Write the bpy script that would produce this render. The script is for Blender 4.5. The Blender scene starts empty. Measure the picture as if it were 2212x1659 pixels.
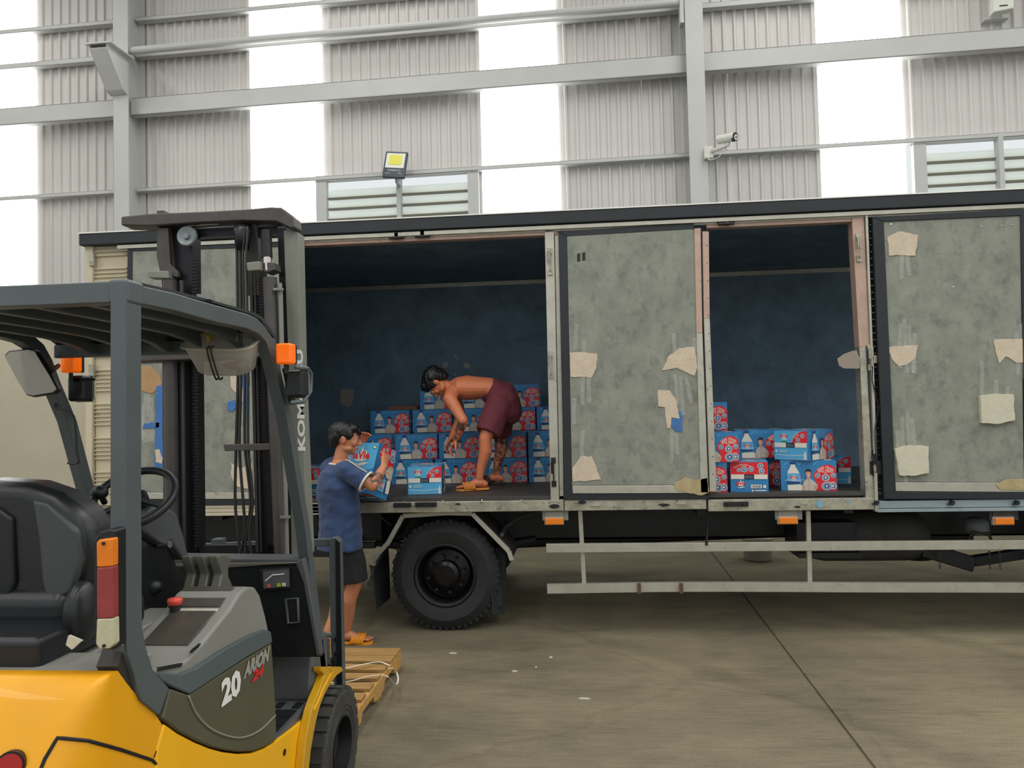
import bpy, bmesh, math, random
from math import sin, cos, pi, radians, tan, atan2, sqrt
from mathutils import Vector, Matrix, Euler, noise
from mathutils.bvhtree import BVHTree
rnd = random.Random(7)
scene = bpy.context.scene
COL = scene.collection
# ------------------------------------------------------------------ camera
F = 1600.0; CAMH = 1.75
PIT = radians(1.98); ROL = radians(-1.38); YAW = radians(5.03); WYAW = radians(1.85)
def cam_axes():
    f = Vector((0, cos(PIT), sin(PIT))); up = Vector((0, -sin(PIT), cos(PIT))); x = Vector((1, 0, 0))
    xr = x*cos(ROL) + up*sin(ROL); ur = -x*sin(ROL) + up*cos(ROL)
    Rz = Matrix.Rotation(YAW, 3, 'Z')
    return Rz @ xr, Rz @ ur, Rz @ f
XR, UR, FW = cam_axes()
cam_data = bpy.data.cameras.new('camera')
cam = bpy.data.objects.new('camera', cam_data); COL.objects.link(cam)
m3 = Matrix((XR, UR, -FW)).transposed()
cam.matrix_world = Matrix.Translation((0, 0, CAMH)) @ m3.to_4x4()
cam_data.sensor_width = 36.0; cam_data.sensor_fit = 'HORIZONTAL'
cam_data.lens = 36.0*F/2212.0
cam_data.clip_start = 0.05; cam_data.clip_end = 300
scene.camera = cam
# ------------------------------------------------------------------ light
scene.view_settings.view_transform = 'Standard'
scene.view_settings.look = 'None'
scene.view_settings.exposure = 0.34
scene.view_settings.gamma = 1.0
scene.view_settings.use_curve_mapping = False
scene.cycles.use_denoising = True
scene.cycles.max_bounces = 7
scene.cycles.diffuse_bounces = 4
scene.cycles.transparent_max_bounces = 12
scene.cycles.sample_clamp_indirect = 6.0
world = bpy.data.worlds.new('daylight'); scene.world = world; world.use_nodes = True
bg = world.node_tree.nodes['Background']
bg.inputs[0].default_value = (0.93, 0.97, 1.0, 1); bg.inputs[1].default_value = 0.68
def area(name, loc, sx, sy, power, rot=(0, 0, 0), col=(1, 1, 1)):
    l = bpy.data.lights.new(name, 'AREA'); l.shape = 'RECTANGLE'; l.size = sx; l.size_y = sy
    l.energy = power; l.color = col
    o = bpy.data.objects.new(name, l); COL.objects.link(o); o.location = loc; o.rotation_euler = rot
    return o
# roof skylight strips running front to back of the hall
for k, x in enumerate((-9.0, -3.0, 3.0, 9.0)):
    area('roof_skylight_lamp', (x, 0.5, 9.2), 1.2, 17.0, 460, col=(1.0, 0.985, 0.95))
# ------------------------------------------------------------------ geometry of the place
def ray(px, py):
    u = (px-1106)/F; v = -(py-829.5)/F
    return FW + XR*u + UR*v
def at(px, py, Y=None, X=None, Z=None):
    """a point seen at a photo pixel, on a real plane of the place (truck side, forklift side, floor)"""
    d = ray(px, py)
    if Y is not None: t = Y/d.y
    elif X is not None: t = X/d.x
    else: t = (Z-CAMH)/d.z
    return Vector((0, 0, CAMH)) + d*t
def T(pts, Y): return [(at(x, y, Y=Y).x, at(x, y, Y=Y).z) for x, y in pts]
def S(pts, X): return [(at(x, y, X=X).y, at(x, y, X=X).z) for x, y in pts]
WN = Vector((sin(WYAW), cos(WYAW), 0)); WA = Vector((cos(WYAW), -sin(WYAW), 0))
def wp(px, py, W):
    d = ray(px, py); t = W/(d.dot(WN)); p = d*t
    return p.dot(WA), p.z + CAMH
def WT(v): return WA*v[0] + WN*v[1] + Vector((0, 0, v[2]))
# ------------------------------------------------------------------ materials
def srgb(r, g, b):
    f = lambda c: (c/255/12.92) if c/255 <= 0.04045 else ((c/255+0.055)/1.055)**2.4
    return (f(r), f(g), f(b), 1)
MATS = {}
def M(name, col, rough=0.6, metal=0.0, var=0.0, scale=4.0, bump=0.0, bscale=60.0, stretch=(1, 1, 1), dark=None, thr=(0.45, 0.7), spec=0.5, coat=0.0, trans=0.0, emit=0.0, alpha=1.0, sheen=0.0):
    if name in MATS: return MATS[name]
    m = bpy.data.materials.new(name); m.use_nodes = True; MATS[name] = m
    nt = m.node_tree; N = nt.nodes; L = nt.links; b = N['Principled BSDF']
    c = srgb(*col) if max(col) > 1.0 else (*col, 1)
    b.inputs['Base Color'].default_value = c; b.inputs['Roughness'].default_value = rough
    b.inputs['Metallic'].default_value = metal; b.inputs['Specular IOR Level'].default_value = spec
    b.inputs['Coat Weight'].default_value = coat; b.inputs['Transmission Weight'].default_value = trans
    b.inputs['Alpha'].default_value = alpha
    if sheen: b.inputs['Sheen Weight'].default_value = sheen
    if emit: b.inputs['Emission Color'].default_value = c; b.inputs['Emission Strength'].default_value = emit
    if var or bump or dark:
        tc = N.new('ShaderNodeTexCoord'); mp = N.new('ShaderNodeMapping'); L.new(tc.outputs['Object'], mp.inputs[0])
        mp.inputs['Scale'].default_value = stretch
    if var:
        n = N.new('ShaderNodeTexNoise'); n.inputs['Scale'].default_value = scale; n.inputs['Detail'].default_value = 6; n.inputs['Roughness'].default_value = 0.65
        L.new(mp.outputs[0], n.inputs['Vector'])
        mr = N.new('ShaderNodeMapRange'); mr.inputs['From Min'].default_value = 0.3; mr.inputs['From Max'].default_value = 0.7
        mr.inputs['To Min'].default_value = 1-var; mr.inputs['To Max'].default_value = 1+var
        L.new(n.outputs['Fac'], mr.inputs['Value'])
        mx = N.new('ShaderNodeVectorMath'); mx.operation = 'SCALE'; mx.inputs[0].default_value = c[:3]
        L.new(mr.outputs[0], mx.inputs['Scale']); out = mx.outputs[0]
        if dark:
            n2 = N.new('ShaderNodeTexNoise'); n2.inputs['Scale'].default_value = scale*1.7; n2.inputs['Detail'].default_value = 8; n2.inputs['Roughness'].default_value = 0.7
            mp2 = N.new('ShaderNodeMapping'); mp2.inputs['Location'].default_value = (3.1, 1.7, 5.2); mp2.inputs['Scale'].default_value = stretch
            L.new(tc.outputs['Object'], mp2.inputs[0]); L.new(mp2.outputs[0], n2.inputs['Vector'])
            rp = N.new('ShaderNodeMapRange'); rp.inputs['From Min'].default_value = thr[0]; rp.inputs['From Max'].default_value = thr[1]
            L.new(n2.outputs['Fac'], rp.inputs['Value'])
            mix = N.new('ShaderNodeMix'); mix.data_type = 'RGBA'
            L.new(rp.outputs[0], mix.inputs['Factor']); L.new(out, mix.inputs['A'])
            mix.inputs['B'].default_value = srgb(*dark); out = mix.outputs['Result']
        L.new(out, b.inputs['Base Color'])
    if bump:
        n3 = N.new('ShaderNodeTexNoise'); n3.inputs['Scale'].default_value = bscale; n3.inputs['Detail'].default_value = 5
        L.new(mp.outputs[0], n3.inputs['Vector'])
        bp = N.new('ShaderNodeBump'); bp.inputs['Strength'].default_value = bump; bp.inputs['Distance'].default_value = 0.01
        L.new(n3.outputs['Fac'], bp.inputs['Height']); L.new(bp.outputs[0], b.inputs['Normal'])
    return m
# ------------------------------------------------------------------ mesh builder
TEXT_CACHE = {}
def text_geo(s, bold=0.0, shear=0.0):
    """a word as flat faces in the XY plane, one unit high capitals, centred in x, baseline at 0"""
    k = (s, bold, shear)
    if k in TEXT_CACHE: return TEXT_CACHE[k]
    cu = bpy.data.curves.new('t', 'FONT'); cu.body = s; cu.align_x = 'CENTER'; cu.offset = bold; cu.shear = shear
    cu.resolution_u = 2
    o = bpy.data.objects.new('t', cu); COL.objects.link(o)
    dg = bpy.context.evaluated_depsgraph_get(); me = bpy.data.meshes.new_from_object(o.evaluated_get(dg))
    vs = [v.co.copy()/0.73 for v in me.vertices]; fs = [tuple(p.vertices) for p in me.polygons]
    bpy.data.objects.remove(o); bpy.data.curves.remove(cu); bpy.data.meshes.remove(me)
    TEXT_CACHE[k] = (vs, fs); return vs, fs
class MB:
    def __init__(s): s.v = []; s.f = []; s.m = []
    def add(s, vs, fs, m=0):
        o = len(s.v); s.v += [Vector(v) for v in vs]
        for f in fs: s.f.append(tuple(i+o for i in f)); s.m.append(m)
        return s
    def box(s, x0, x1, y0, y1, z0, z1, m=0):
        x0, x1 = sorted((x0, x1)); y0, y1 = sorted((y0, y1)); z0, z1 = sorted((z0, z1))
        return s.add([(x0,y0,z0),(x1,y0,z0),(x1,y1,z0),(x0,y1,z0),(x0,y0,z1),(x1,y0,z1),(x1,y1,z1),(x0,y1,z1)],
              [(3,2,1,0),(4,5,6,7),(0,1,5,4),(1,2,6,5),(2,3,7,6),(3,0,4,7)], m)
    def obox(s, c, size, R=None, m=0):
        a = MB().box(-size[0]/2, size[0]/2, -size[1]/2, size[1]/2, -size[2]/2, size[2]/2)
        R = R or Matrix.Identity(3); c = Vector(c)
        return s.add([c + R @ v for v in a.v], a.f, m)
    def bar(s, p0, p1, w, h, up=(0, 0, 1), m=0):
        p0 = Vector(p0); p1 = Vector(p1); d = (p1-p0); L = d.length; d.normalize(); up = Vector(up)
        sd = d.cross(up)
        if sd.length < 1e-4: sd = d.cross(Vector((1, 0, 0)))
        sd.normalize(); u2 = sd.cross(d)
        return s.obox((p0+p1)/2, (L, w, h), Matrix((d, sd, u2)).transposed(), m)
    def prism(s, poly, axis, a, b, m=0):
        n = len(poly)
        # orientation so normals point outwards
        A = sum(poly[i][0]*poly[(i+1)%n][1]-poly[(i+1)%n][0]*poly[i][1] for i in range(n))
        if A < 0: poly = poly[::-1]
        a, b = min(a, b), max(a, b)
        mk = {'x': lambda p, t: (t, p[0], p[1]), 'y': lambda p, t: (p[0], t, p[1]), 'z': lambda p, t: (p[0], p[1], t)}[axis]
        vs = [mk(p, a) for p in poly] + [mk(p, b) for p in poly]
        f0 = tuple(range(n)); f1 = tuple(range(n, 2*n)); sides = [(i, (i+1)%n, n+(i+1)%n, n+i) for i in range(n)]
        if axis == 'y': fs = [f0, f1[::-1]] + [x[::-1] for x in sides]
        else: fs = [f0[::-1], f1] + sides
        return s.add(vs, fs, m)
    def sweep(s, pts, rad, n=10, side=None, closed=False, m=0, cap=True, rounded=False):
        pts = [Vector(p) for p in pts]; N = len(pts)
        rad = [(r, r) if not isinstance(r, (tuple, list)) else r for r in (rad if isinstance(rad, (list, tuple)) else [rad]*N)]
        if rounded and not closed:
            P = []; Rr = []
            d0 = (pts[0]-pts[1]).normalized(); d1 = (pts[-1]-pts[-2]).normalized()
            r0 = min(rad[0]); r1 = min(rad[-1])
            for a in (80, 50, 25): P.append(pts[0]+d0*r0*sin(radians(a))); Rr.append(tuple(q*cos(radians(a)) for q in rad[0]))
            P += pts; Rr += rad
            for a in (25, 50, 80): P.append(pts[-1]+d1*r1*sin(radians(a))); Rr.append(tuple(q*cos(radians(a)) for q in rad[-1]))
            pts, rad, N = P, Rr, len(P)
        tg = []
        for i in range(N):
            if closed: t = pts[(i+1)%N]-pts[i-1]
            else: t = pts[min(i+1, N-1)]-pts[max(i-1, 0)]
            tg.append(t.normalized() if t.length > 1e-9 else Vector((0, 0, 1)))
        if side is None:
            side = tg[0].cross(Vector((0, 0, 1)))
            if side.length < 0.1: side = Vector((1, 0, 0))
        prev = Vector(side)
        vs = []
        for i in range(N):
            u = prev - tg[i]*prev.dot(tg[i])
            if u.length < 1e-5: u = tg[i].orthogonal()
            u.normalize(); w = tg[i].cross(u); prev = u
            for k in range(n):
                a = 2*pi*k/n
                vs.append(pts[i] + u*cos(a)*rad[i][0] + w*sin(a)*rad[i][1])
        fs = []
        for i in range(N if closed else N-1):
            j = (i+1) % N
            for k in range(n):
                k2 = (k+1) % n; fs.append((i*n+k, i*n+k2, j*n+k2, j*n+k))
        if cap and not closed:
            fs.append(tuple(range(n))[::-1]); fs.append(tuple((N-1)*n+k for k in range(n)))
        return s.add(vs, fs, m)
    def cyl(s, p0, p1, r0, r1=None, n=16, m=0):
        return s.sweep([p0, p1], [r0, r0 if r1 is None else r1], n=n, m=m)
    def lathe(s, prof, origin, axis='y', n=32, m=0, closed=False, cap=True):
        o = Vector(origin); vs = []; N = len(prof)
        for r, h in prof:
            for k in range(n):
                a = 2*pi*k/n
                if axis == 'y': p = Vector((r*cos(a), h, r*sin(a)))
                elif axis == 'x': p = Vector((h, r*cos(a), r*sin(a)))
                else: p = Vector((r*cos(a), r*sin(a), h))
                vs.append(o+p)
        fs = []
        for i in range(N if closed else N-1):
            j = (i+1)%N
            for k in range(n):
                k2 = (k+1)%n; fs.append((i*n+k, j*n+k, j*n+k2, i*n+k2))
        if not closed and cap:
            fs.append(tuple(range(n))); fs.append(tuple((N-1)*n+k for k in range(n))[::-1])
        return s.add(vs, fs, m)
    def ell(s, c, r, R=None, n=14, h=9, m=0):
        c = Vector(c); R = R or Matrix.Identity(3); vs = []; fs = []
        r = (r, r, r) if not isinstance(r, (tuple, list)) else r
        for i in range(h+1):
            t = pi*i/h
            for k in range(n):
                a = 2*pi*k/n
                q = max(sin(t), 1e-3)
                vs.append(c + R @ Vector((r[0]*q*cos(a), r[1]*q*sin(a), r[2]*cos(t))))
        for i in range(h):
            for k in range(n):
                k2 = (k+1)%n; fs.append((i*n+k, (i+1)*n+k, (i+1)*n+k2, i*n+k2))
        return s.add(vs, fs, m)
    def poly(s, pts, m=0): return s.add(pts, [tuple(range(len(pts)))], m)
    def text(s, word, o, ux, uy, size, m=0, bold=0.0, shear=0.0, sx=1.0, arc=0.0):
        vs, fs = text_geo(word, bold, shear); o = Vector(o); ux = Vector(ux); uy = Vector(uy); n_ = ux.cross(uy)
        out = []
        for v in vs:
            x, y = v.x*sx, v.y
            if arc: y += -arc*x*x
            out.append(o + ux*(x*size) + uy*(y*size))
        return s.add(out, fs, m)
    def build(s, name, mats, parent=None, bevel=0.0, seg=2, smooth=False, xf=None, subsurf=0, kind=None, tris=False, fixn=False):
        me = bpy.data.meshes.new(name)
        vs = s.v if xf is None else [xf(v) for v in s.v]
        off = Vector((0, 0, 0)); p = parent
        while p is not None: off += p.location; p = p.parent
        me.from_pydata([tuple(v-off) for v in vs], [], s.f)
        for mt in (mats if isinstance(mats, (list, tuple)) else [mats]): me.materials.append(mt)
        me.polygons.foreach_set('material_index', s.m)
        if smooth: me.polygons.foreach_set('use_smooth', [True]*len(s.f))
        me.validate(); me.update()
        if fixn:
            bm = bmesh.new(); bm.from_mesh(me); bmesh.ops.recalc_face_normals(bm, faces=bm.faces); bm.to_mesh(me); bm.free()
        o = bpy.data.objects.new(name, me); COL.objects.link(o)
        if parent is not None: o.parent = parent
        if bevel:
            md = o.modifiers.new('b', 'BEVEL'); md.width = bevel; md.segments = seg; md.limit_method = 'ANGLE'; md.angle_limit = radians(35)
            if smooth is False and seg > 1:
                me.polygons.foreach_set('use_smooth', [True]*len(s.f)); md.harden_normals = True
        if subsurf:
            md = o.modifiers.new('s', 'SUBSURF'); md.levels = subsurf; md.render_levels = subsurf
        if kind: o['kind'] = kind
        return o
def auto_smooth(o, ang=40):
    me = o.data; me.polygons.foreach_set('use_smooth', [True]*len(me.polygons)); me.set_sharp_from_angle(angle=radians(ang))
    return o
def root(name, loc, label, cat, group=None):
    o = bpy.data.objects.new(name, None); COL.objects.link(o); o.location = loc; o.empty_display_size = 0.1
    o['label'] = label; o['category'] = cat
    if group: o['group'] = group
    return o
def tag(o, label, cat, group=None):
    o['label'] = label; o['category'] = cat
    if group: o['group'] = group
    return o
def curve3(ctrl, n=8):
    ctrl = [Vector(c) for c in ctrl]; out = []
    for i in range(len(ctrl)-1):
        p0 = ctrl[max(i-1, 0)]; p1 = ctrl[i]; p2 = ctrl[i+1]; p3 = ctrl[min(i+2, len(ctrl)-1)]
        for k in range(n):
            t = k/n; out.append(0.5*((2*p1)+(p2-p0)*t+(2*p0-5*p1+4*p2-p3)*t*t+(3*p1-p0-3*p2+p3)*t*t*t))
    out.append(ctrl[-1]); return out
# ------------------------------------------------------------------ material palette
m_floor = None
m_cream = M('cream_masonry_paint', (190, 182, 160), 0.85, var=0.07, scale=0.8, bump=0.1, bscale=30)
m_sheet = M('painted_wall_sheet', (200, 197, 193), 0.55, var=0.05, scale=1.2, stretch=(1, 1, 0.3))
m_steel = M('pale_grey_structural_paint', (186, 187, 184), 0.55, var=0.05, scale=1.5)
m_ceil = M('roof_sheet', (150, 152, 152), 0.8, var=0.05, scale=1)
m_slat = M('louvre_slat_paint', (214, 218, 206), 0.5)
m_alu = M('worn_aluminium', (186, 184, 170), 0.42, metal=0.55, var=0.12, scale=7, bump=0.15, bscale=25, dark=(96, 92, 80), thr=(0.6, 0.78))
m_alu2 = M('bruised_aluminium', (172, 169, 152), 0.4, metal=0.5, var=0.25, scale=9, bump=0.5, bscale=14, dark=(70, 66, 56), thr=(0.56, 0.72))
m_pink = M('primer_pink_aluminium', (188, 160, 145), 0.5, metal=0.25, var=0.12, scale=8, dark=(120, 108, 96), thr=(0.6, 0.8))
m_creamsheet = M('cream_box_sheet', (196, 186, 160), 0.5, var=0.08, scale=3, dark=(130, 120, 98), thr=(0.62, 0.8))
m_ply = M('weathered_grey_plywood', (138, 141, 130), 0.75, var=0.17, scale=7, bump=0.35, bscale=26, stretch=(1, 1, 0.75), dark=(98, 102, 94), thr=(0.5, 0.78))
m_ply_in = M('haze_tinted_lining_plywood', (96, 120, 138), 0.6, var=0.3, scale=3, dark=(72, 92, 108), thr=(0.5, 0.8))  # grey plywood with the blue glare haze put into its colour
m_bed = M('dark_bed_boards', (62, 60, 56), 0.55, var=0.2, scale=5, stretch=(0.3, 2, 1))
m_rubber = M('black_tyre_rubber', (34, 37, 38), 0.75, var=0.25, scale=12, bump=0.1)
m_blackseal = M('black_door_seal', (30, 36, 40), 0.55, var=0.2, scale=5)
m_frame = M('black_chassis_paint', (20, 22, 25), 0.5, var=0.3, scale=6)
m_chassisdust = M('dusty_chassis_metal', (58, 57, 54), 0.7, var=0.3, scale=8)
m_card = M('torn_cardboard', (206, 190, 168), 0.85, var=0.1, scale=12, bump=0.3, bscale=50)
m_foam = M('pale_foam_block', (205, 200, 178), 0.9, var=0.06, scale=10, bump=0.3, bscale=30)
m_tape = M('clear_packing_tape', (225, 225, 215), 0.15, alpha=0.22, spec=0.8, bump=0.8, bscale=30)
m_bluetape = M('blue_tape', (62, 112, 172), 0.45, var=0.15, scale=15)
m_amber = M('amber_lens', (235, 128, 30), 0.25, var=0.08, scale=40)
m_amber2 = M('amber_turn_lens', (255, 110, 5), 0.2, emit=0.25)
m_redlens = M('dusty_red_lens', (150, 62, 62), 0.3, var=0.15, scale=20)
m_clearlens = M('clear_ribbed_lens', (196, 190, 160), 0.25, var=0.1, scale=60)
m_yellow = M('yellow_forklift_paint', (240, 168, 0), 0.36, var=0.08, scale=2.2, coat=0.15, dark=(176, 122, 32), thr=(0.6, 0.85))
m_yellow2 = M('shiny_yellow_paint', (252, 186, 0), 0.32, coat=0.2, var=0.03, scale=5)
m_guard = M('slate_grey_guard_paint', (84, 92, 94), 0.38, var=0.08, scale=8)
m_olive = M('olive_grey_cover', (86, 84, 66), 0.5, var=0.1, scale=7)
m_gtrim = M('slate_plastic_trim', (82, 94, 96), 0.45, var=0.06, scale=9)
m_console = M('light_grey_plastic', (138, 138, 132), 0.4, var=0.08, scale=5, bump=0.03)
m_consoled = M('dusty_dark_plastic', (70, 66, 58), 0.35, var=0.2, scale=10)
m_dark = M('black_plastic', (24, 27, 30), 0.4, var=0.15, scale=8)
m_darkgrey = M('charcoal_plastic', (82, 85, 88), 0.4, var=0.1, scale=6)
m_vinyl = M('black_seat_vinyl', (30, 33, 35), 0.36, var=0.12, scale=3, bump=0.05, bscale=90)
m_mast = M('dusty_mast_steel', (78, 74, 72), 0.45, metal=0.3, var=0.2, scale=8)
m_mastd = M('greased_dark_steel', (24, 25, 30), 0.4, metal=0.3, var=0.3, scale=12)
m_mastl = M('pale_mast_flank', (128, 130, 120), 0.5, var=0.1, scale=6)
m_chrome = M('chrome', (215, 205, 195), 0.12, metal=1.0)
m_hose = M('black_hose', (42, 42, 40), 0.5)
m_white = M('white_print', (232, 232, 226), 0.6)
m_redprint = M('red_print', (215, 38, 42), 0.5)
m_greyprint = M('grey_print', (158, 156, 148), 0.5)
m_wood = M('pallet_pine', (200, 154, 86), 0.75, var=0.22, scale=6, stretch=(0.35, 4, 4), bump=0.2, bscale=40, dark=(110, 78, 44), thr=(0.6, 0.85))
m_woodd = M('pallet_pine_darker', (168, 130, 76), 0.8, var=0.25, scale=6, stretch=(0.35, 5, 4), bump=0.2, bscale=40, dark=(92, 66, 38), thr=(0.55, 0.85))  # deck and bottom boards, a darker pine than the stringers
# ================================================================== SETTING
W = 10.5
def structure(o, label=None):
    o['kind'] = 'structure'
    if label: o['label'] = label
    return o
# floor: two concrete pours with a sawn joint between them
def floor_mat():
    m = bpy.data.materials.new('worn_concrete_floor'); m.use_nodes = True; nt = m.node_tree; N = nt.nodes; L = nt.links; b = N['Principled BSDF']
    tc = N.new('ShaderNodeTexCoord')
    def nz(scale, detail, sc=(1, 1, 1), rough=0.6):
        mp = N.new('ShaderNodeMapping'); mp.inputs['Scale'].default_value = sc; L.new(tc.outputs['Object'], mp.inputs[0])
        n = N.new('ShaderNodeTexNoise'); n.inputs['Scale'].default_value = scale; n.inputs['Detail'].default_value = detail; n.inputs['Roughness'].default_value = rough
        L.new(mp.outputs[0], n.inputs['Vector']); return n.outputs['Fac']
    def ramp(sock, pts):
        r = N.new('ShaderNodeValToRGB'); L.new(sock, r.inputs[0]); e = r.color_ramp.elements
        e[0].position, e[0].color = pts[0]; e[1].position, e[1].color = pts[-1]
        for p, c in pts[1:-1]: q = e.new(p); q.color = c
        return r.outputs['Color']
    def mul(a, bb, fac=1.0):
        x = N.new('ShaderNodeMix'); x.data_type = 'RGBA'; x.blend_type = 'MULTIPLY'; x.inputs['Factor'].default_value = fac
        L.new(a, x.inputs['A']); L.new(bb, x.inputs['B']); return x.outputs['Result']
    g = lambda v: (v, v, v, 1)
    base = ramp(nz(0.55, 7), [(0.3, srgb(104, 98, 81)), (0.5, srgb(125, 116, 94)), (0.72, srgb(143, 134, 105))])
    c = mul(base, ramp(nz(2.2, 8, (0.45, 1.6, 1), 0.7), [(0.3, g(0.66)), (0.48, g(0.95)), (0.7, g(1.14))]))
    c = mul(c, ramp(nz(38, 4, (0.12, 1.3, 1), 0.7), [(0.3, g(0.78)), (0.6, g(1.06))]))     # trowel and tyre streaks across the bay
    c = mul(c, ramp(nz(120, 2), [(0.32, g(0.74)), (0.68, g(1.14))]))
    # dark tyre arcs
    wv = N.new('ShaderNodeTexWave'); wv.wave_type = 'RINGS'; wv.rings_direction = 'Z'; wv.inputs['Scale'].default_value = 0.16; wv.inputs['Distortion'].default_value = 2.0; wv.inputs['Detail'].default_value = 3
    mp = N.new('ShaderNodeMapping'); mp.inputs['Location'].default_value = (3.5, -1.0, 0); L.new(tc.outputs['Object'], mp.inputs[0]); L.new(mp.outputs[0], wv.inputs['Vector'])
    c = mul(c, ramp(wv.outputs['Fac'], [(0.0, g(0.78)), (0.035, g(1.0)), (1.0, g(1.0))]), 0.7)
    # hairline cracks
    vo = N.new('ShaderNodeTexVoronoi'); vo.feature = 'DISTANCE_TO_EDGE'; vo.inputs['Scale'].default_value = 0.2
    nz2 = N.new('ShaderNodeTexNoise'); nz2.inputs['Scale'].default_value = 2.5; nz2.inputs['Detail'].default_value = 6; L.new(tc.outputs['Object'], nz2.inputs['Vector'])
    mxv = N.new('ShaderNodeMix'); mxv.data_type = 'VECTOR'; mxv.inputs['Factor'].default_value = 0.25; L.new(tc.outputs['Object'], mxv.inputs['A']); L.new(nz2.outputs['Color'], mxv.inputs['B'])
    L.new(mxv.outputs['Result'], vo.inputs['Vector'])
    c = mul(c, ramp(vo.outputs['Distance'], [(0.0, g(0.45)), (0.0015, g(1.0)), (1.0, g(1.0))]), 0.25)
    L.new(c, b.inputs['Base Color'])
    rr = N.new('ShaderNodeMapRange'); rr.inputs['To Min'].default_value = 0.6; rr.inputs['To Max'].default_value = 0.9; L.new(nz(1.4, 5), rr.inputs['Value']); L.new(rr.outputs[0], b.inputs['Roughness'])
    bp = N.new('ShaderNodeBump'); bp.inputs['Strength'].default_value = 0.12; bp.inputs['Distance'].default_value = 0.01; L.new(nz(70, 5), bp.inputs['Height']); L.new(bp.outputs[0], b.inputs['Normal'])
    return m
m_floor = floor_mat()
jp = at(1750, 1475, Z=0); js = jp.x*WA.x + jp.y*WA.y       # along-wall coordinate of the joint
mb = MB(); g = 0.009
for s0, s1 in ((-22, js-g), (js+g, 18)):
    mb.box(s0, s1, -16, W+0.2, -0.15, 0)
mb.box(js-g, js+g, -16, W+0.2, -0.15, -0.012)
structure(mb.build('floor', m_floor, xf=WT), 'olive grey concrete floor with a sawn joint')
# back wall: masonry up to 3.6 m, painted metal sheets above it
wall = MB().box(-22, 18, W, W+0.22, 0, 3.6).build('wall_back', m_cream, xf=WT)
structure(wall, 'cream masonry base wall below painted metal sheets')
ZT = 9.4; RIB = 1.1825/8
def sheet_mesh(z0, z1, name):
    mb = MB(); prof = []
    for i in range(8):
        x = i*RIB; prof += [(x, 0), (x+0.088, 0), (x+0.104, -0.032), (x+0.131, -0.032)]
    prof.append((8*RIB, 0)); n = len(prof)
    vs = [(x, y, z0) for x, y in prof] + [(x, y, z1) for x, y in prof]
    mb.add(vs, [(i, i+1, n+i+1, n+i) for i in range(n-1)]); return mb
def put_sheet(s0, z0, wd=1.1825):
    mb = sheet_mesh(z0, ZT, ''); k = wd/1.1825
    mb.v = [Vector((v.x*k+s0, v.y+W-0.02, v.z)) for v in mb.v]
    o = mb.build('wall_sheet', m_sheet, parent=wall, xf=WT)
put_list = [(-13.3, 3.55), (-12.13, 3.55), (-10.96, 3.55)] + [(-8.66+i*1.18, 3.55) for i in range(3)] + [(-3.99, 5.27), (-2.805, 5.27)] + [(-0.505+i*1.185, 3.55) for i in range(3)] + [(4.16+i*1.18, 5.27) for i in range(5)]
for s0, z0 in put_list: put_sheet(s0, z0)
# skylight strips let into the wall
m_glow = bpy.data.materials.new('backlit_translucent_sheet'); m_glow.use_nodes = True
b_ = m_glow.node_tree.nodes['Principled BSDF']; b_.inputs['Base Color'].default_value = (0.9, 0.93, 0.92, 1); b_.inputs['Emission Color'].default_value = (1, 1, 0.99, 1); b_.inputs['Emission Strength'].default_value = 3.0
for k, s0 in enumerate((-9.78, -5.12, -1.62, 3.05)):
    mb = sheet_mesh(3.6, ZT, ''); kk = 1.12/1.1825
    mb.v = [Vector((v.x*kk+s0, v.y+W-0.02, v.z)) for v in mb.v]
    structure(mb.build('window_%d' % (k+1), m_glow, xf=WT), 'backlit translucent wall strip, %s from the left' % ('first', 'second', 'third', 'fourth')[k])
    MB().box(s0-0.05, s0+0.0, W-0.07, W-0.02, 3.6, ZT).build('window_flashing', m_sheet, parent=wall, xf=WT)
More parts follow.
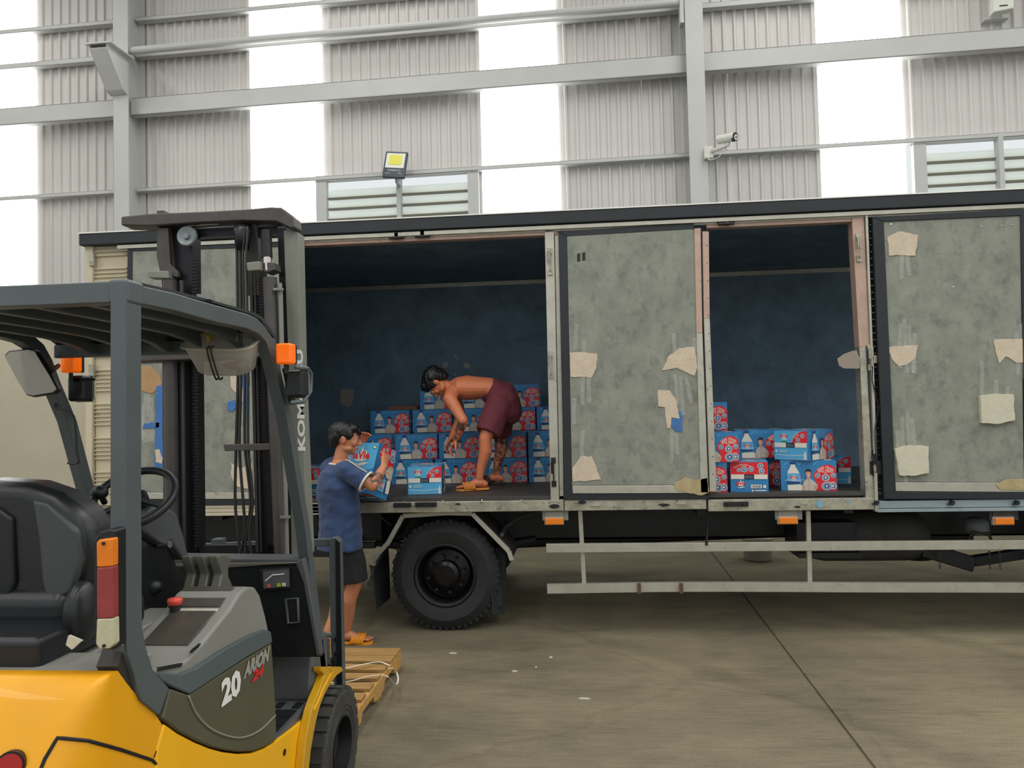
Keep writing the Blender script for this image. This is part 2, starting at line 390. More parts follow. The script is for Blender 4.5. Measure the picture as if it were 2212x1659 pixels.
# louvres
def louvre(k, s0, s1, mulls, label):
    zb, zt = 3.62, 5.2; fr = MB()
    fr.box(s0, s1, W-0.16, W-0.06, zt-0.04, zt+0.04); fr.box(s0, s1, W-0.16, W-0.06, zb-0.02, zb+0.05)
    fr.box(s0, s0+0.16, W-0.15, W-0.06, zb, zt); fr.box(s1-0.16, s1, W-0.15, W-0.06, zb, zt)
    f = structure(fr.build('window_%d' % k, m_steel, xf=WT), label)
    for q in mulls: MB().box(q-0.03, q+0.03, W-0.18, W-0.06, zb, zt).build('mullion', m_steel, parent=f, xf=WT)
    edges = [s0+0.16] + list(mulls) + [s1-0.16]
    m_gap = M('grey_louvre_back', (150, 146, 132), 0.7)  # grey backing strips between the slats
    m_tr = bpy.data.materials.get('louvre_slat_translucent')
    if not m_tr:
        m_tr = bpy.data.materials.new('louvre_slat_translucent'); m_tr.use_nodes = True; nt = m_tr.node_tree
        tb = nt.nodes.new('ShaderNodeBsdfTranslucent'); tb.inputs[0].default_value = (0.97, 1.0, 0.96, 1)
        mx = nt.nodes.new('ShaderNodeMixShader'); mx.inputs[0].default_value = 0.8
        pb = nt.nodes['Principled BSDF']; pb.inputs['Base Color'].default_value = srgb(214, 218, 206); pb.inputs['Roughness'].default_value = 0.5
        nt.links.new(pb.outputs[0], mx.inputs[1]); nt.links.new(tb.outputs[0], mx.inputs[2]); nt.links.new(mx.outputs[0], nt.nodes['Material Output'].inputs[0])
    z = zb+0.1
    while z < zt-0.08:
        for a, b in zip(edges[:-1], edges[1:]):
            MB().prism([(W-0.10, z-0.055), (W-0.095, z-0.055), (W-0.045, z+0.075), (W-0.05, z+0.075)], 'x', a, b).build('louvre_slat', m_tr, parent=f, xf=WT)
            MB().prism([(W-0.11, z-0.055), (W-0.04, z-0.075), (W-0.04, z-0.07), (W-0.10, z-0.045)], 'x', a, b).build('louvre_rail', m_gap, parent=f, xf=WT)
        z += 0.157
    return f
mid1 = wp(862, 430, W-0.15)[0]; mid2 = wp(2162, 360, W-0.15)[0]
louvre(5, -4.08, -1.66, [mid1], 'metal louvre window behind the truck roof, left of centre')
louvre(6, 4.22, 8.0, [mid2, mid2+1.25], 'metal louvre window at the right edge')
# steelwork
def zW(px, py, w): return wp(px, py, w)[1]
def column(sc, wd, label, corbel=False):
    t0 = W-0.47; mb = MB()
    mb.box(sc-wd/2, sc+wd/2, t0, t0+0.014, 0, ZT); mb.box(sc-0.008, sc+0.008, t0+0.014, W-0.06, 0, ZT); mb.box(sc-wd/2, sc+wd/2, W-0.06, W-0.045, 0, ZT)
    c = mb.build('steel_column', m_steel, parent=wall, xf=WT); c['label'] = label
    if corbel:
        z0 = zW(262, 190, t0-0.15); z1 = zW(262, 105, t0-0.3)
        k = MB().prism([(t0, z0-0.02), (t0-0.12, z0+0.03), (t0-0.46, z1-0.04), (t0-0.46, z1), (t0, z1)], 'x', sc-0.16, sc-0.148)
        k.prism([(t0, z0-0.02), (t0-0.12, z0+0.03), (t0-0.46, z1-0.04), (t0-0.46, z1), (t0, z1)], 'x', sc+0.10, sc+0.112)
        k.box(sc-0.2, sc+0.2, t0-0.5, t0+0.02, z1, z1+0.02); 
        k.prism([(t0, z0-0.02), (t0-0.12, z0+0.03), (t0-0.46, z1-0.04), (t0-0.45, z1-0.06), (t0-0.11, z0), (t0, z0-0.04)], 'x', sc-0.16, sc+0.112)
        k.build('crane_corbel', m_steel, parent=wall, xf=WT)
cs1 = (wp(248, 350, W-0.47)[0]+wp(275, 350, W-0.47)[0])/2; cw = 0.235
cs2 = (wp(1488, 250, W-0.47)[0]+wp(1524, 250, W-0.47)[0])/2
column(cs1, cw, 'steel column at left with a crane corbel', True); column(cs2, cw, 'steel column behind the security camera'); column(cs1-8.6, cw, 'steel column beyond the left edge'); column(cs2+8.6, cw, 'steel column beyond the right edge')
bays = [(cs1-8.55, cs1-0.05), (cs1+0.05, cs2-0.05), (cs2+0.05, cs2+8.55)]
zb0 = zW(285, 249, W-0.3); zb1 = zW(285, 212, W-0.3)
for a, b in bays:
    mb = MB().box(a, b, W-0.3, W-0.29, zb0, zb1); mb.box(a, b, W-0.3, W-0.18, zb0, zb0+0.012).box(a, b, W-0.3, W-0.18, zb1-0.012, zb1)
    mb.build('crane_beam', m_steel, parent=wall, xf=WT)
    for px, py, h in ((0, 430, 0.055), (300, 120, 0.075), (300, 43, 0.06)):
        z = zW(px, py, W-0.15)
        g = MB().box(a, b, W-0.17, W-0.165, z-h/2, z+h/2).box(a, b, W-0.17, W-0.06, z+h/2-0.006, z+h/2).box(a, b, W-0.17, W-0.06, z-h/2, z-h/2+0.006)
        g.build('wall_girt', m_steel, parent=wall, xf=WT)
zl = zW(1470, 8, W-0.35)
a = wp(1470, 20, W-0.35)[0]
MB().cyl((cs1+0.02, W-0.38, zl), (a, W-0.38, zl), 0.055, n=14).build('brace_pipe', m_steel, parent=wall, xf=WT)
MB().box(a-0.02, a+0.03, W-0.46, W-0.3, zl-0.32, zl+0.25).build('pipe_bracket', m_steel, parent=wall, xf=WT)
structure(MB().box(-22, 18, -9, W+0.2, ZT, ZT+0.08).build('ceiling', m_ceil, xf=WT), 'metal roof above the hall')
# ================================================================== TRUCK
TY = 5.8                        # plane of the truck's near side
truck = root('cargo_truck', (-0.5, 7.0, 0), 'large worn box truck standing across the hall with open side doors', 'truck')
ZR = 3.27; ZF = 1.07; XL = -4.03; XRT = 5.2; YB = 8.08
def P(name, mb, mats, parent=None, **k): return mb.build(name, mats, parent=parent or truck, **k)
# container shell
P('bed_floor', MB().box(XL+0.02, XRT, TY+0.03, YB, 1.0, ZF), m_bed)
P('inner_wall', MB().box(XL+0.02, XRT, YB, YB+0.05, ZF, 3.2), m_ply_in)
P('inner_rail', MB().box(XL+0.05, XRT, YB-0.03, YB, 3.12, 3.165), m_alu)
P('roof_panel', MB().box(XL, XRT, TY-0.02, YB+0.06, 3.2, ZR), m_blackseal, bevel=0.01)
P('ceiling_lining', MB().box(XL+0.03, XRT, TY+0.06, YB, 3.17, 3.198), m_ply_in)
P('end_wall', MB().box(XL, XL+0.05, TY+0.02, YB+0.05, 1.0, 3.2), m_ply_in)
for x in (-3.2, 1.1, 2.2):
    pass
z = lambda x, y: at(x, y, Y=TY).z
xx = lambda x, y=800: at(x, y, Y=TY).x
P('roof_edge_band', MB().box(XL-0.02, XRT, TY-0.09, TY-0.02, z(1180, 490), z(1180, 464)), m_blackseal, bevel=0.008)
P('door_track', MB().box(XL+0.3, XRT, TY-0.07, TY-0.03, z(1180, 500), z(1180, 492)).box(XL+0.3, XRT, TY-0.04, TY+0.02, z(1180, 503), z(1180, 500)), m_alu)
P('roof_white_lip', MB().box(XL-0.02, XRT, TY-0.095, TY-0.05, z(1180, 464), z(1180, 463)+0.006), m_white)  # thin white strip along the top of the roof edge band
xo1, xo2 = xx(640), xx(1178); 
P('opening_header', MB().box(xo1-0.1, xx(1212), TY-0.03, TY+0.05, z(1178, 510), z(1178, 498)), m_pink, bevel=0.004)
P('opening_header', MB().box(xx(1535), xx(1850), TY-0.03, TY+0.05, z(1700, 487), z(1700, 466)), m_pink, bevel=0.004)
# bottom rails
P('bottom_rail', MB().box(xx(664, 1100), xx(1218, 1090), TY-0.05, TY+0.1, z(1187, 1102), z(1187, 1079)), m_alu2, bevel=0.004)
P('bottom_rail', MB().box(xx(1218, 1090)+0.005, xx(1524, 1090), TY-0.045, TY+0.1, z(1300, 1101), z(1300, 1077)), m_alu2, bevel=0.004)
P('bottom_rail', MB().box(xx(1526, 1090)+0.005, xx(1884, 1090), TY-0.05, TY+0.1, z(1700, 1101), z(1700, 1076)), m_alu2, bevel=0.004)
P('bed_lip', MB().box(xx(640), XRT, TY-0.02, TY+0.04, z(1187, 1079), ZF+0.004), m_bed, bevel=0.003)
# ------ rivets as small domes
def rivets(pts, parent, r=0.006, mat=None):
    mb = MB()
    for p in pts: mb.ell(p, (r, r*0.5, r), n=8, h=5)
    o = mb.build('rivet_row', mat or m_chrome, parent=parent); o['kind'] = 'stuff'; return o
rivets([(xo1+0.25+0.31*i, TY-0.022, 1.045) for i in range(7)], truck)
# ------ posts
def post(name, x0t, x1t, x0b, x1b, y0, y1, mat, d0=-0.04, d1=0.06):
    a, b = at(x0t, y0, Y=TY), at(x1t, y0, Y=TY); c, d = at(x0b, y1, Y=TY), at(x1b, y1, Y=TY)
    return P(name, MB().prism([(a.x, a.z), (b.x, b.z), (d.x, d.z), (c.x, c.z)], 'y', TY+d0, TY+d1), mat, bevel=0.003)
pA = post('door_post', 1177, 1197, 1190, 1208, 500, 1080, m_alu)
post('door_post_edge', 1198, 1211, 1209, 1218, 500, 1080, m_alu, -0.02, 0.05)
post('door_post_groove', 1196, 1199, 1207, 1210, 500, 1080, m_blackseal, -0.01, 0.05)
a = at(1838, 480, Y=TY); 
post('door_post', 1836, 1862, 1852, 1874, 472, 750, m_pink)
post('door_post', 1852, 1866, 1866, 1884, 750, 1078, m_alu2)
post('door_post_edge', 1863, 1868, 1874, 1879, 466, 750, m_alu, -0.06, 0.0)
post('door_post_edge', 1874, 1880, 1884, 1891, 750, 1103, m_alu, -0.06, 0.0)
post('corner_post', 190, 207, 192, 205, 526, 1110, m_creamsheet)
# locking latches on the posts
def latch(px, py, big=1.0, black=False, parent=None):
    p = at(px, py, Y=TY-0.05); g = MB()
    h = 0.075*big
    pts = [(p.x, p.y, p.z+h), (p.x, p.y-0.03, p.z+h), (p.x, p.y-0.035, p.z-h), (p.x, p.y, p.z-h)]
    g.sweep(pts, 0.006, n=6)
    g.box(p.x-0.018, p.x+0.018, p.y-0.005, p.y+0.008, p.z+h-0.015, p.z+h+0.03).box(p.x-0.018, p.x+0.018, p.y-0.005, p.y+0.008, p.z-h-0.03, p.z-h+0.015)
    g.cyl((p.x-0.008, p.y-0.02, p.z-0.01), (p.x-0.008, p.y-0.02, p.z+h), 0.012, n=8)
    return P('post_latch', g, m_frame if black else m_alu2)
latch(1188, 565); latch(1190, 788); latch(1196, 1020, 1.1, True); latch(1855, 535); latch(1880, 772, 0.9); latch(1890, 1000, 0.9, True)
# track rollers (two dark plates on the header, two on the sill)
for px, py in ((857, 509), (913, 506), (1568, 479)):
    p = at(px, py, Y=TY-0.05)
    P('header_hinge', MB().box(p.x-0.065, p.x+0.065, p.y-0.01, p.y+0.02, p.z-0.008, p.z+0.022).cyl((p.x-0.06, p.y-0.015, p.z-0.02), (p.x+0.06, p.y-0.015, p.z-0.02), 0.01, n=8).box(p.x-0.015, p.x+0.015, p.y-0.02, p.y, p.z-0.03, p.z+0.02), m_frame)
for px, py, w_ in ((869, 1091, 0.07), (920, 1090, 0.085), (1590, 1089, 0.09)):
    p = at(px, py, Y=TY-0.06)
    P('sill_catch', MB().box(p.x-w_, p.x+w_, p.y-0.012, p.y+0.012, p.z-0.018, p.z+0.018).cyl((p.x-w_*0.6, p.y-0.03, p.z), (p.x-w_*0.6, p.y, p.z), 0.012, n=8).cyl((p.x+w_*0.6, p.y-0.03, p.z), (p.x+w_*0.6, p.y, p.z), 0.012, n=8), m_frame, bevel=0.003)
# crumpled bits along the sill
r2 = random.Random(3)
for k in range(16):
    px = r2.choice([r2.uniform(880, 1000), r2.uniform(1195, 1300), r2.uniform(1430, 1520), r2.uniform(1545, 1600), r2.uniform(1700, 1760)])
    p = at(px, r2.uniform(1084, 1098), Y=TY-0.052); R = r2.uniform(0.01, 0.028)
    n_ = 7; pts = [(p.x+R*1.8*cos(2*pi*i/n_)*r2.uniform(0.6, 1.2), p.z+R*0.55*sin(2*pi*i/n_)*r2.uniform(0.6, 1.2)) for i in range(n_)]
    P('bent_metal_flap', MB().prism(pts, 'y', p.y-0.006, p.y+0.003), [m_alu, m_frame, m_alu2][k % 3])
for px, py, sx_, sz_ in ((1771, 1089, 0.024, 0.03), (1832, 1083, 0.012, 0.012)):
    p = at(px, py, Y=TY-0.055)
    P('blue_paint_patch', MB().prism([(p.x+sx_*cos(t*pi/5)*(1+0.15*sin(3*t)), p.z+sz_*sin(t*pi/5)) for t in range(10)], 'y', p.y, p.y+0.004), M('light_blue_paint', (120, 170, 195), 0.5))
# ------ doors: plywood lining seen from inside, folded against the side
def irregular(cx, cz, pts, y0, y1): return MB().prism([(cx+a, cz+b) for a, b in pts], 'y', y0, y1)
def tape_strip(door, px, py, L, w=0.02, lean=0.0, Yp=None):
    p = at(px, py, Y=Yp); mb = MB(); n_ = 5; vs = []
    for i in range(n_+1):
        t = i/n_; x = p.x+lean*t+r2.uniform(-1, 1)*0.004; z_ = p.z-L*t
        vs += [(x-w/2, Yp-0.002-r2.uniform(0, 0.006), z_), (x+w/2, Yp-0.002-r2.uniform(0, 0.006), z_)]
    mb.add(vs, [(2*i, 2*i+1, 2*i+3, 2*i+2) for i in range(n_)])
    return mb.build('tape_strip', m_tape, parent=door)
def card(door, pts, Yp, mat=None, name='cardboard_patch', th=0.006, curl=True):
    if curl and mat is not m_frame:
        rough = []; n_ = len(pts)
        for i in range(n_):
            (x0, y0), (x1, y1) = pts[i], pts[(i+1) % n_]; L = sqrt((x1-x0)**2+(y1-y0)**2); k_ = max(1, min(5, int(L/8)))
            for k in range(k_):
                t = k/k_; j = 0 if k == 0 else 1.3
                rough.append((x0+(x1-x0)*t+r2.uniform(-j, j), y0+(y1-y0)*t+r2.uniform(-j, j)))
        pts = rough
    q = [(at(x, y, Y=Yp).x, at(x, y, Y=Yp).z) for x, y in pts]
    o = MB().prism(q, 'y', Yp-th, Yp).build(name, mat or m_card, parent=door, bevel=0.0015, seg=1); return o
# door in the middle
Y2 = TY-0.055
d2 = P('cargo_door', MB().prism(T([(1225, 511), (1499, 495), (1513, 1047), (1236, 1048)], Y2), 'y', Y2, Y2+0.02), m_ply)
d2['label'] = 'grey plywood-lined side door in the middle with four torn cardboard patches'
def S2(name, pts, mat, y0, y1, par): return MB().prism(T(pts, Y2), 'y', Y2+y0, Y2+y1).build(name, mat, parent=par, bevel=0.003, seg=1)
S2('door_seal', [(1206, 500), (1499, 481), (1499, 495), (1225, 511)], m_blackseal, 0.0, 0.03, d2)
S2('door_seal', [(1206, 500), (1225, 511), (1237, 1066), (1219, 1080)], m_blackseal, 0.0, 0.03, d2)
S2('door_seal', [(1237, 1064), (1516, 1064), (1535, 1079), (1219, 1081)], m_blackseal, 0.0, 0.03, d2)
S2('sill_strip', [(1236, 1049), (1513, 1048), (1518, 1065), (1237, 1066)], m_alu, -0.008, 0.015, d2)
S2('edge_channel', [(1499, 494), (1513, 493), (1517, 720), (1500+4, 720)], m_pink, -0.012, 0.015, d2)
S2('edge_channel', [(1504, 720), (1517, 720), (1530, 1064), (1513, 1064)], m_alu, -0.012, 0.015, d2)
S2('edge_groove', [(1513, 492), (1517, 492), (1534, 1070), (1528, 1070)], m_frame, 0.0, 0.02, d2)
S2('rivet_channel', [(1517, 500), (1531, 500), (1533, 688), (1520, 688)], m_pink, -0.006, 0.03, d2)
S2('rivet_channel', [(1520, 688), (1533, 688), (1548, 1062), (1533, 1062)], m_alu, -0.006, 0.03, d2)
rivets([at(1526+0.0285*(y-510), y, Y=Y2-0.008) for y in range(530, 1050, 38)], d2, 0.004, m_frame)
card(d2, [(1230, 762), (1262, 761), (1290, 764), (1288, 795), (1278, 816), (1232, 814)], Y2)
card(d2, [(1430, 800), (1442, 772), (1468, 752), (1501, 750), (1507, 790), (1500, 812), (1462, 795), (1434, 800)], Y2)
card(d2, [(1421, 843), (1446, 843), (1460, 862), (1468, 905), (1450, 902), (1448, 925), (1441, 925), (1436, 880), (1421, 878)], Y2)
card(d2, [(1236, 1012), (1254, 986), (1279, 986), (1298, 1036), (1238, 1041)], Y2)
card(d2, [(1455, 1046), (1480, 1030), (1500, 1037), (1528, 1032), (1532, 1062), (1516, 1070), (1490, 1066), (1462, 1060)], Y2-0.006, M('stained_torn_board', (176, 160, 120), 0.85, var=0.2, scale=14), 'torn_board')
card(d2, [(1452, 905), (1463, 888), (1474, 888), (1474, 934), (1459, 932), (1448, 918)], Y2+0.002, m_bluetape, 'blue_tape_patch')
for px, py in ((1247, 548), (1258, 546)): card(d2, [(px, py), (px+6, py-1), (px+6, py+16), (px, py+17)], Y2, m_frame, 'hinge_slot')
for px, py, L_ in ((1262, 735, 0.5), (1272, 800, 0.25), (1240, 860, 0.2), (1455, 720, 0.25), (1458, 810, 0.22), (1470, 812, 0.3), (1482, 815, 0.2), (1452, 930, 0.25), (1460, 936, 0.16), (1258, 930, 0.3), (1246, 700, 0.2), (1500, 730, 0.25)): tape_strip(d2, px, py, L_, 0.03, r2.uniform(-0.03, 0.03), Y2)
# door at the right
Y3 = TY-0.06
d3 = P('cargo_door', MB().prism(T([(1908, 478), (2203, 466), (2212, 1042), (1933, 1040)], Y3), 'y', Y3, Y3+0.02), m_ply)
d3['label'] = 'grey plywood-lined side door at right with foam and cardboard pads under clear tape'
def S3(name, pts, mat, y0, y1, par=d3): return MB().prism(T(pts, Y3), 'y', Y3+y0, Y3+y1).build(name, mat, parent=par, bevel=0.003, seg=1)
S3('door_seal', [(1884, 470), (2212, 452), (2212, 466), (1908, 479)], m_blackseal, -0.01, 0.03)
S3('door_seal', [(1884, 470), (1908, 479), (1934, 1062), (1909, 1078)], m_blackseal, -0.01, 0.03)
S3('door_seal', [(1934, 1062), (2230, 1062), (2230, 1078), (1909, 1078)], m_blackseal, -0.01, 0.03)
S3('door_seal', [(2203, 466), (2218, 460), (2236, 1070), (2214, 1062)], m_blackseal, -0.01, 0.03)
S3('sill_strip', [(1933, 1041), (2214, 1043), (2214, 1063), (1934, 1061)], m_alu, -0.008, 0.015)
card(d3, [(1916, 512), (1940, 500), (1983, 508), (1977, 553), (1952, 552), (1920, 553)], Y3)
card(d3, [(1917, 751), (1932, 748), (1983, 746), (1976, 775), (1960, 788), (1942, 792), (1926, 776)], Y3)
card(d3, [(2146, 734), (2216, 732), (2216, 782), (2195, 784), (2172, 770), (2158, 786), (2150, 760)], Y3)
card(d3, [(1930, 970), (1966, 962), (2002, 964), (2003, 1021), (1974, 1027), (1940, 1026), (1936, 1000)], Y3, m_foam, 'foam_pad', th=0.03)
card(d3, [(2112, 855), (2150, 851), (2184, 852), (2187, 908), (2150, 916), (2116, 914)], Y3, m_foam, 'foam_pad', th=0.035)
card(d3, [(2150, 1046), (2170, 1036), (2212, 1034), (2214, 1060), (2160, 1058)], Y3-0.008, MATS['stained_torn_board'], 'torn_board')
for px, py, L_ in ((1948, 500, 0.36), (1953, 510, 0.3), (1944, 700, 0.33), (1952, 690, 0.4), (1962, 704, 0.35), (1975, 720, 0.3), (1948, 900, 0.28), (1958, 890, 0.35), (1968, 905, 0.3), (1956, 1000, 0.2), (2120, 780, 0.3), (2150, 820, 0.25), (2175, 835, 0.2), (2205, 700, 0.4), (2195, 720, 0.3), (1938, 930, 0.3)): tape_strip(d3, px, py, L_, 0.03, r2.uniform(-0.03, 0.03), Y3)
rivets([at(x, y, Y=Y3) for x, y in ((2120, 489), (2188, 485), (2165, 487), (1925, 485), (2060, 620), (1925, 1035))], d3, 0.008)
# skirt below the right door
P('side_skirt', MB().box(xx(1888, 1090), XRT, TY-0.05, TY+0.0, z(2000, 1095), z(2000, 1079)).box(xx(1888, 1090), XRT, TY-0.065, TY, z(2000, 1103), z(2000, 1096)), M('pale_blue_grey_aluminium', (150, 165, 170), 0.45, metal=0.4, var=0.15, scale=5), bevel=0.002)
for px in (1894, 2057, 2197):
    p = at(px, 1085, Y=TY-0.07); P('skirt_catch', MB().cyl((p.x, p.y-0.015, p.z), (p.x, p.y+0.02, p.z), 0.014, n=10).box(p.x-0.03, p.x+0.01, p.y-0.01, p.y+0.01, p.z-0.02, p.z-0.008), m_frame)
# gap beside the right door: toothed strip and edge of the outer ribbed sheet
gp = MB().prism(T([(1866, 470), (1888, 470), (1912, 1078), (1888, 1078)], TY), 'y', TY+0.0, TY+0.02)
P('outer_sheet_gap', gp, m_blackseal)
for i in range(40):
    y = 486+i*14.6; x = 1870 + (y-486)*0.031
    if y > 1060: break
    a = at(x+8, y, Y=TY-0.015); mbx = MB().box(a.x-0.004, a.x+0.055, a.y-0.012, a.y+0.002, a.z-0.004, a.z+0.003)
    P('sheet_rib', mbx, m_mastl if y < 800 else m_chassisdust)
    if y < 770: a = at(x+1, y-7, Y=TY-0.02); P('edge_tooth', MB().box(a.x-0.012, a.x+0.014, a.y-0.006, a.y, a.z-0.017, a.z+0.017), m_alu)
p = at(1900, 776, Y=TY-0.03); P('door_hinge_plate', MB().box(p.x-0.075, p.x+0.03, p.y-0.015, p.y, p.z-0.03, p.z+0.03), m_alu2, bevel=0.003)
p = at(1900, 1010, Y=TY-0.03); P('door_hinge_plate', MB().box(p.x-0.075, p.x+0.03, p.y-0.015, p.y, p.z-0.05, p.z+0.05), m_frame, bevel=0.003)
P('loose_wire', MB().sweep([at(x, y, Y=TY-0.07) for x, y in ((1886, 770), (1884, 820), (1898, 880), (1890, 930), (1893, 1000))], 0.004, n=6), m_frame)
card(truck, [(1808, 775), (1830, 762), (1850, 757), (1858, 775), (1857, 796), (1822, 796), (1812, 790)], TY-0.05, M('greyish_cardboard', (150, 140, 128), 0.85), 'cardboard_scrap')  # scrap greyer than the door patches
# left end: door with blue tape, ribbed cream sheet
Y1 = TY-0.055
d1 = P('cargo_door', MB().prism(T([(287, 543), (655, 532), (655, 1064), (283, 1063)], Y1), 'y', Y1, Y1+0.02), m_ply)
d1['label'] = 'grey plywood-lined side door behind the forklift mast with blue tape'
def S1(name, pts, mat, y0, y1): return MB().prism(T(pts, Y1), 'y', Y1+y0, Y1+y1).build(name, mat, parent=d1, bevel=0.003, seg=1)
S1('door_seal', [(276, 534), (655, 520), (655, 532), (287, 543)], m_blackseal, -0.005, 0.03)
S1('door_seal', [(276, 534), (287, 543), (283, 1065), (272, 1090)], m_blackseal, -0.005, 0.03)
S1('door_seal', [(272, 1079), (655, 1079), (655, 1091), (272, 1091)], m_blackseal, -0.005, 0.03)
S1('sill_strip', [(283, 1064), (655, 1064), (655, 1078), (283, 1078)], m_alu, -0.008, 0.015)
card(d1, [(296, 792), (325, 790), (346, 812), (350, 830), (330, 850), (318, 848), (300, 842)], Y1, M('brown_torn_paper', (176, 140, 100), 0.85, var=0.1, scale=10), 'torn_paper')
card(d1, [(498, 812), (540, 810), (540, 862), (520, 870), (512, 850), (500, 838)], Y1)
card(d1, [(500, 1000), (520, 1012), (545, 1000), (546, 1058), (510, 1050), (500, 1030)], Y1)
for pts in ([(338, 834), (352, 832), (352, 1010), (334, 1012), (337, 900)], [(312, 914), (345, 912), (345, 923), (308, 926)], [(492, 868), (507, 864), (509, 882), (502, 890), (491, 886)], [(524, 810), (534, 808), (536, 905), (527, 900)]): card(d1, pts, Y1-0.003, m_bluetape, 'blue_tape_patch')
card(d1, [(335, 972), (345, 970), (352, 990), (350, 1002), (337, 998)], Y1-0.006)
for px, py, L_ in ((318, 850, 0.4), (306, 870, 0.3), (326, 860, 0.35)): tape_strip(d1, px, py, L_, 0.05, r2.uniform(-0.02, 0.02), Y1)
# ribbed cream sheet
mbx = MB(); xa, xb = xx(207), xx(278)
zt_, zb_ = z(240, 528), z(240, 1092); zc = zb_; prof = []; k = 0
while zc < zt_:
    step = 0.034 if k % 6 else 0.11
    prof += [(TY-0.004, zc), (TY-0.004, zc+step-0.012), (TY-0.022, zc+step-0.008), (TY-0.022, zc+step)]; zc += step; k += 1
prof += [(TY-0.004, zt_), (TY+0.03, zt_), (TY+0.03, zb_)]
P('ribbed_side_sheet', MB().prism(prof, 'x', xa, xb), m_creamsheet)
P('cream_skirt', MB().box(XL, xx(696, 1100), TY-0.05, TY+0.02, z(400, 1097), z(400, 1091)).box(XL, xx(696, 1100), TY-0.05, TY+0.02, z(400, 1105), z(400, 1098)).box(XL, xx(696, 1100), TY-0.05, TY+0.02, z(400, 1113), z(400, 1106)).box(XL, xx(696, 1100), TY-0.03, TY+0.03, z(400, 1113), z(400, 1091)), m_creamsheet)
for y in (561, 800): 
    p = at(198, y, Y=TY-0.05); P('corner_latch', MB().box(p.x-0.02, p.x+0.02, p.y-0.01, p.y+0.02, p.z-0.05, p.z+0.05), m_alu2, bevel=0.003)
# inner wall bits
for pts, nm in (([(955, 786), (962, 781), (968, 782), (967, 793), (956, 794)], 'sticker_scrap'), ([(1001, 786), (1008, 783), (1016, 788), (1014, 795), (1002, 795)], 'sticker_scrap'), ([(979, 768), (983, 766), (991, 775), (988, 777)], 'sticker_scrap'), ([(981, 806), (985, 804), (984, 811), (980, 811)], 'sticker_scrap')):
    q = [(at(x, y, Y=YB-0.006).x, at(x, y, Y=YB-0.006).z) for x, y in pts]; P(nm, MB().prism(q, 'y', YB-0.006, YB-0.001), M('faded_sticker', (150, 155, 145), 0.7))
# undercarriage
for y0 in (6.45, 7.35): P('chassis_rail', MB().box(-3.95, XRT, y0, y0+0.08, 0.62, 0.92).box(-3.95, XRT, y0, y0+0.14, 0.62, 0.635).box(-3.95, XRT, y0, y0+0.14, 0.9, 0.92), m_frame)
for x in (-3.9, -3.0, -2.2, -0.2, 0.9, 2.0, 3.1, 4.2): P('cross_member', MB().box(x, x+0.07, TY+0.08, YB, 0.9, 1.0), m_frame)
P('rear_underrun_bar', MB().box(-3.95, -3.85, TY+0.1, YB-0.05, 0.42, 0.56), m_frame)
P('inner_side_panel', MB().box(-3.8, -1.7, TY+0.45, TY+0.5, 0.66, 0.95), m_frame)
P('inner_side_rail', MB().box(-3.8, -1.75, TY+0.40, TY+0.46, 0.60, 0.65), m_chassisdust)
# rear wheels (dual) near and far side
def wheel(cx, y0, y1, r, face, name='wheel'):
    prof = [(0.52*r, y0+0.02), (0.60*r, y0+0.0), (0.80*r, y0-0.015 if face else y0), (0.93*r, y0+0.015), (0.985*r, y0+0.04), (r, y0+0.07), (r, y1-0.07), (0.985*r, y1-0.04), (0.93*r, y1-0.015), (0.8*r, y1), (0.6*r, y1), (0.52*r, y1-0.02)]
    return MB().lathe(prof, (cx, 0, r), 'y', 56, closed=True)
WR = 0.44; WX = at(962, 1240, Y=5.9).x
for (y0, y1) in ((5.88, 6.12), (6.16, 6.4), (7.46, 7.7), (7.74, 7.98)):
    w_ = P('wheel', wheel(WX, y0, y1, WR, y0 < 5.9), m_rubber); auto_smooth(w_, 30)
    if y0 < 5.9:
        # tread grooves and sidewall ring
        tr = MB()
        for k in range(52):
            a = 2*pi*k/52; c_, s_ = cos(a), sin(a); R = Matrix(((c_, 0, -s_), (0, 1, 0), (s_, 0, c_)))
            tr.obox((WX+c_*(WR-0.004), (y0+y1)/2+(0.05 if k % 2 else -0.05), WR+s_*(WR-0.004)), (0.014, 0.09, 0.03), R)
            tr.obox((WX+c_*(WR-0.02), y0+0.03, WR+s_*(WR-0.02)), (0.028, 0.02, 0.022), R)
        o = tr.build('tread_blocks', m_rubber, parent=w_); o['kind'] = 'stuff'
        rim = MB().lathe([(0.55*WR, y0-0.004), (0.575*WR, y0+0.0), (0.575*WR, y0+0.02), (0.54*WR, y0+0.03), (0.49*WR, y0+0.06), (0.47*WR, y0+0.16), (0.44*WR, y0+0.165), (0.42*WR, y0+0.12), (0.25*WR, y0+0.1), (0.24*WR, y0+0.03), (0.18*WR, y0+0.01), (0.0001, y0+0.008)], (WX, 0, WR), 'y', 48, cap=False)
        rim.v = rim.v; o = rim.build('rim', M('black_wheel_rim', (26, 24, 26), 0.35, metal=0.4, var=0.3, scale=8), parent=w_); auto_smooth(o, 35)
        for k in range(8):
            a = 2*pi*k/8+0.2; x_, z_ = WX+0.33*WR*cos(a), WR+0.33*WR*sin(a)
            MB().cyl((x_, y0+0.05, z_), (x_, y0+0.12, z_), 0.014, n=6).build('wheel_nut', m_frame, parent=w_)
            a += pi/8; x_, z_ = WX+0.44*WR*cos(a), WR+0.44*WR*sin(a)
P('rear_axle', MB().cyl((WX, 5.95, WR), (WX, 7.9, WR), 0.07, n=14).ell((WX, 6.93, WR), (0.2, 0.16, 0.2)), m_frame)
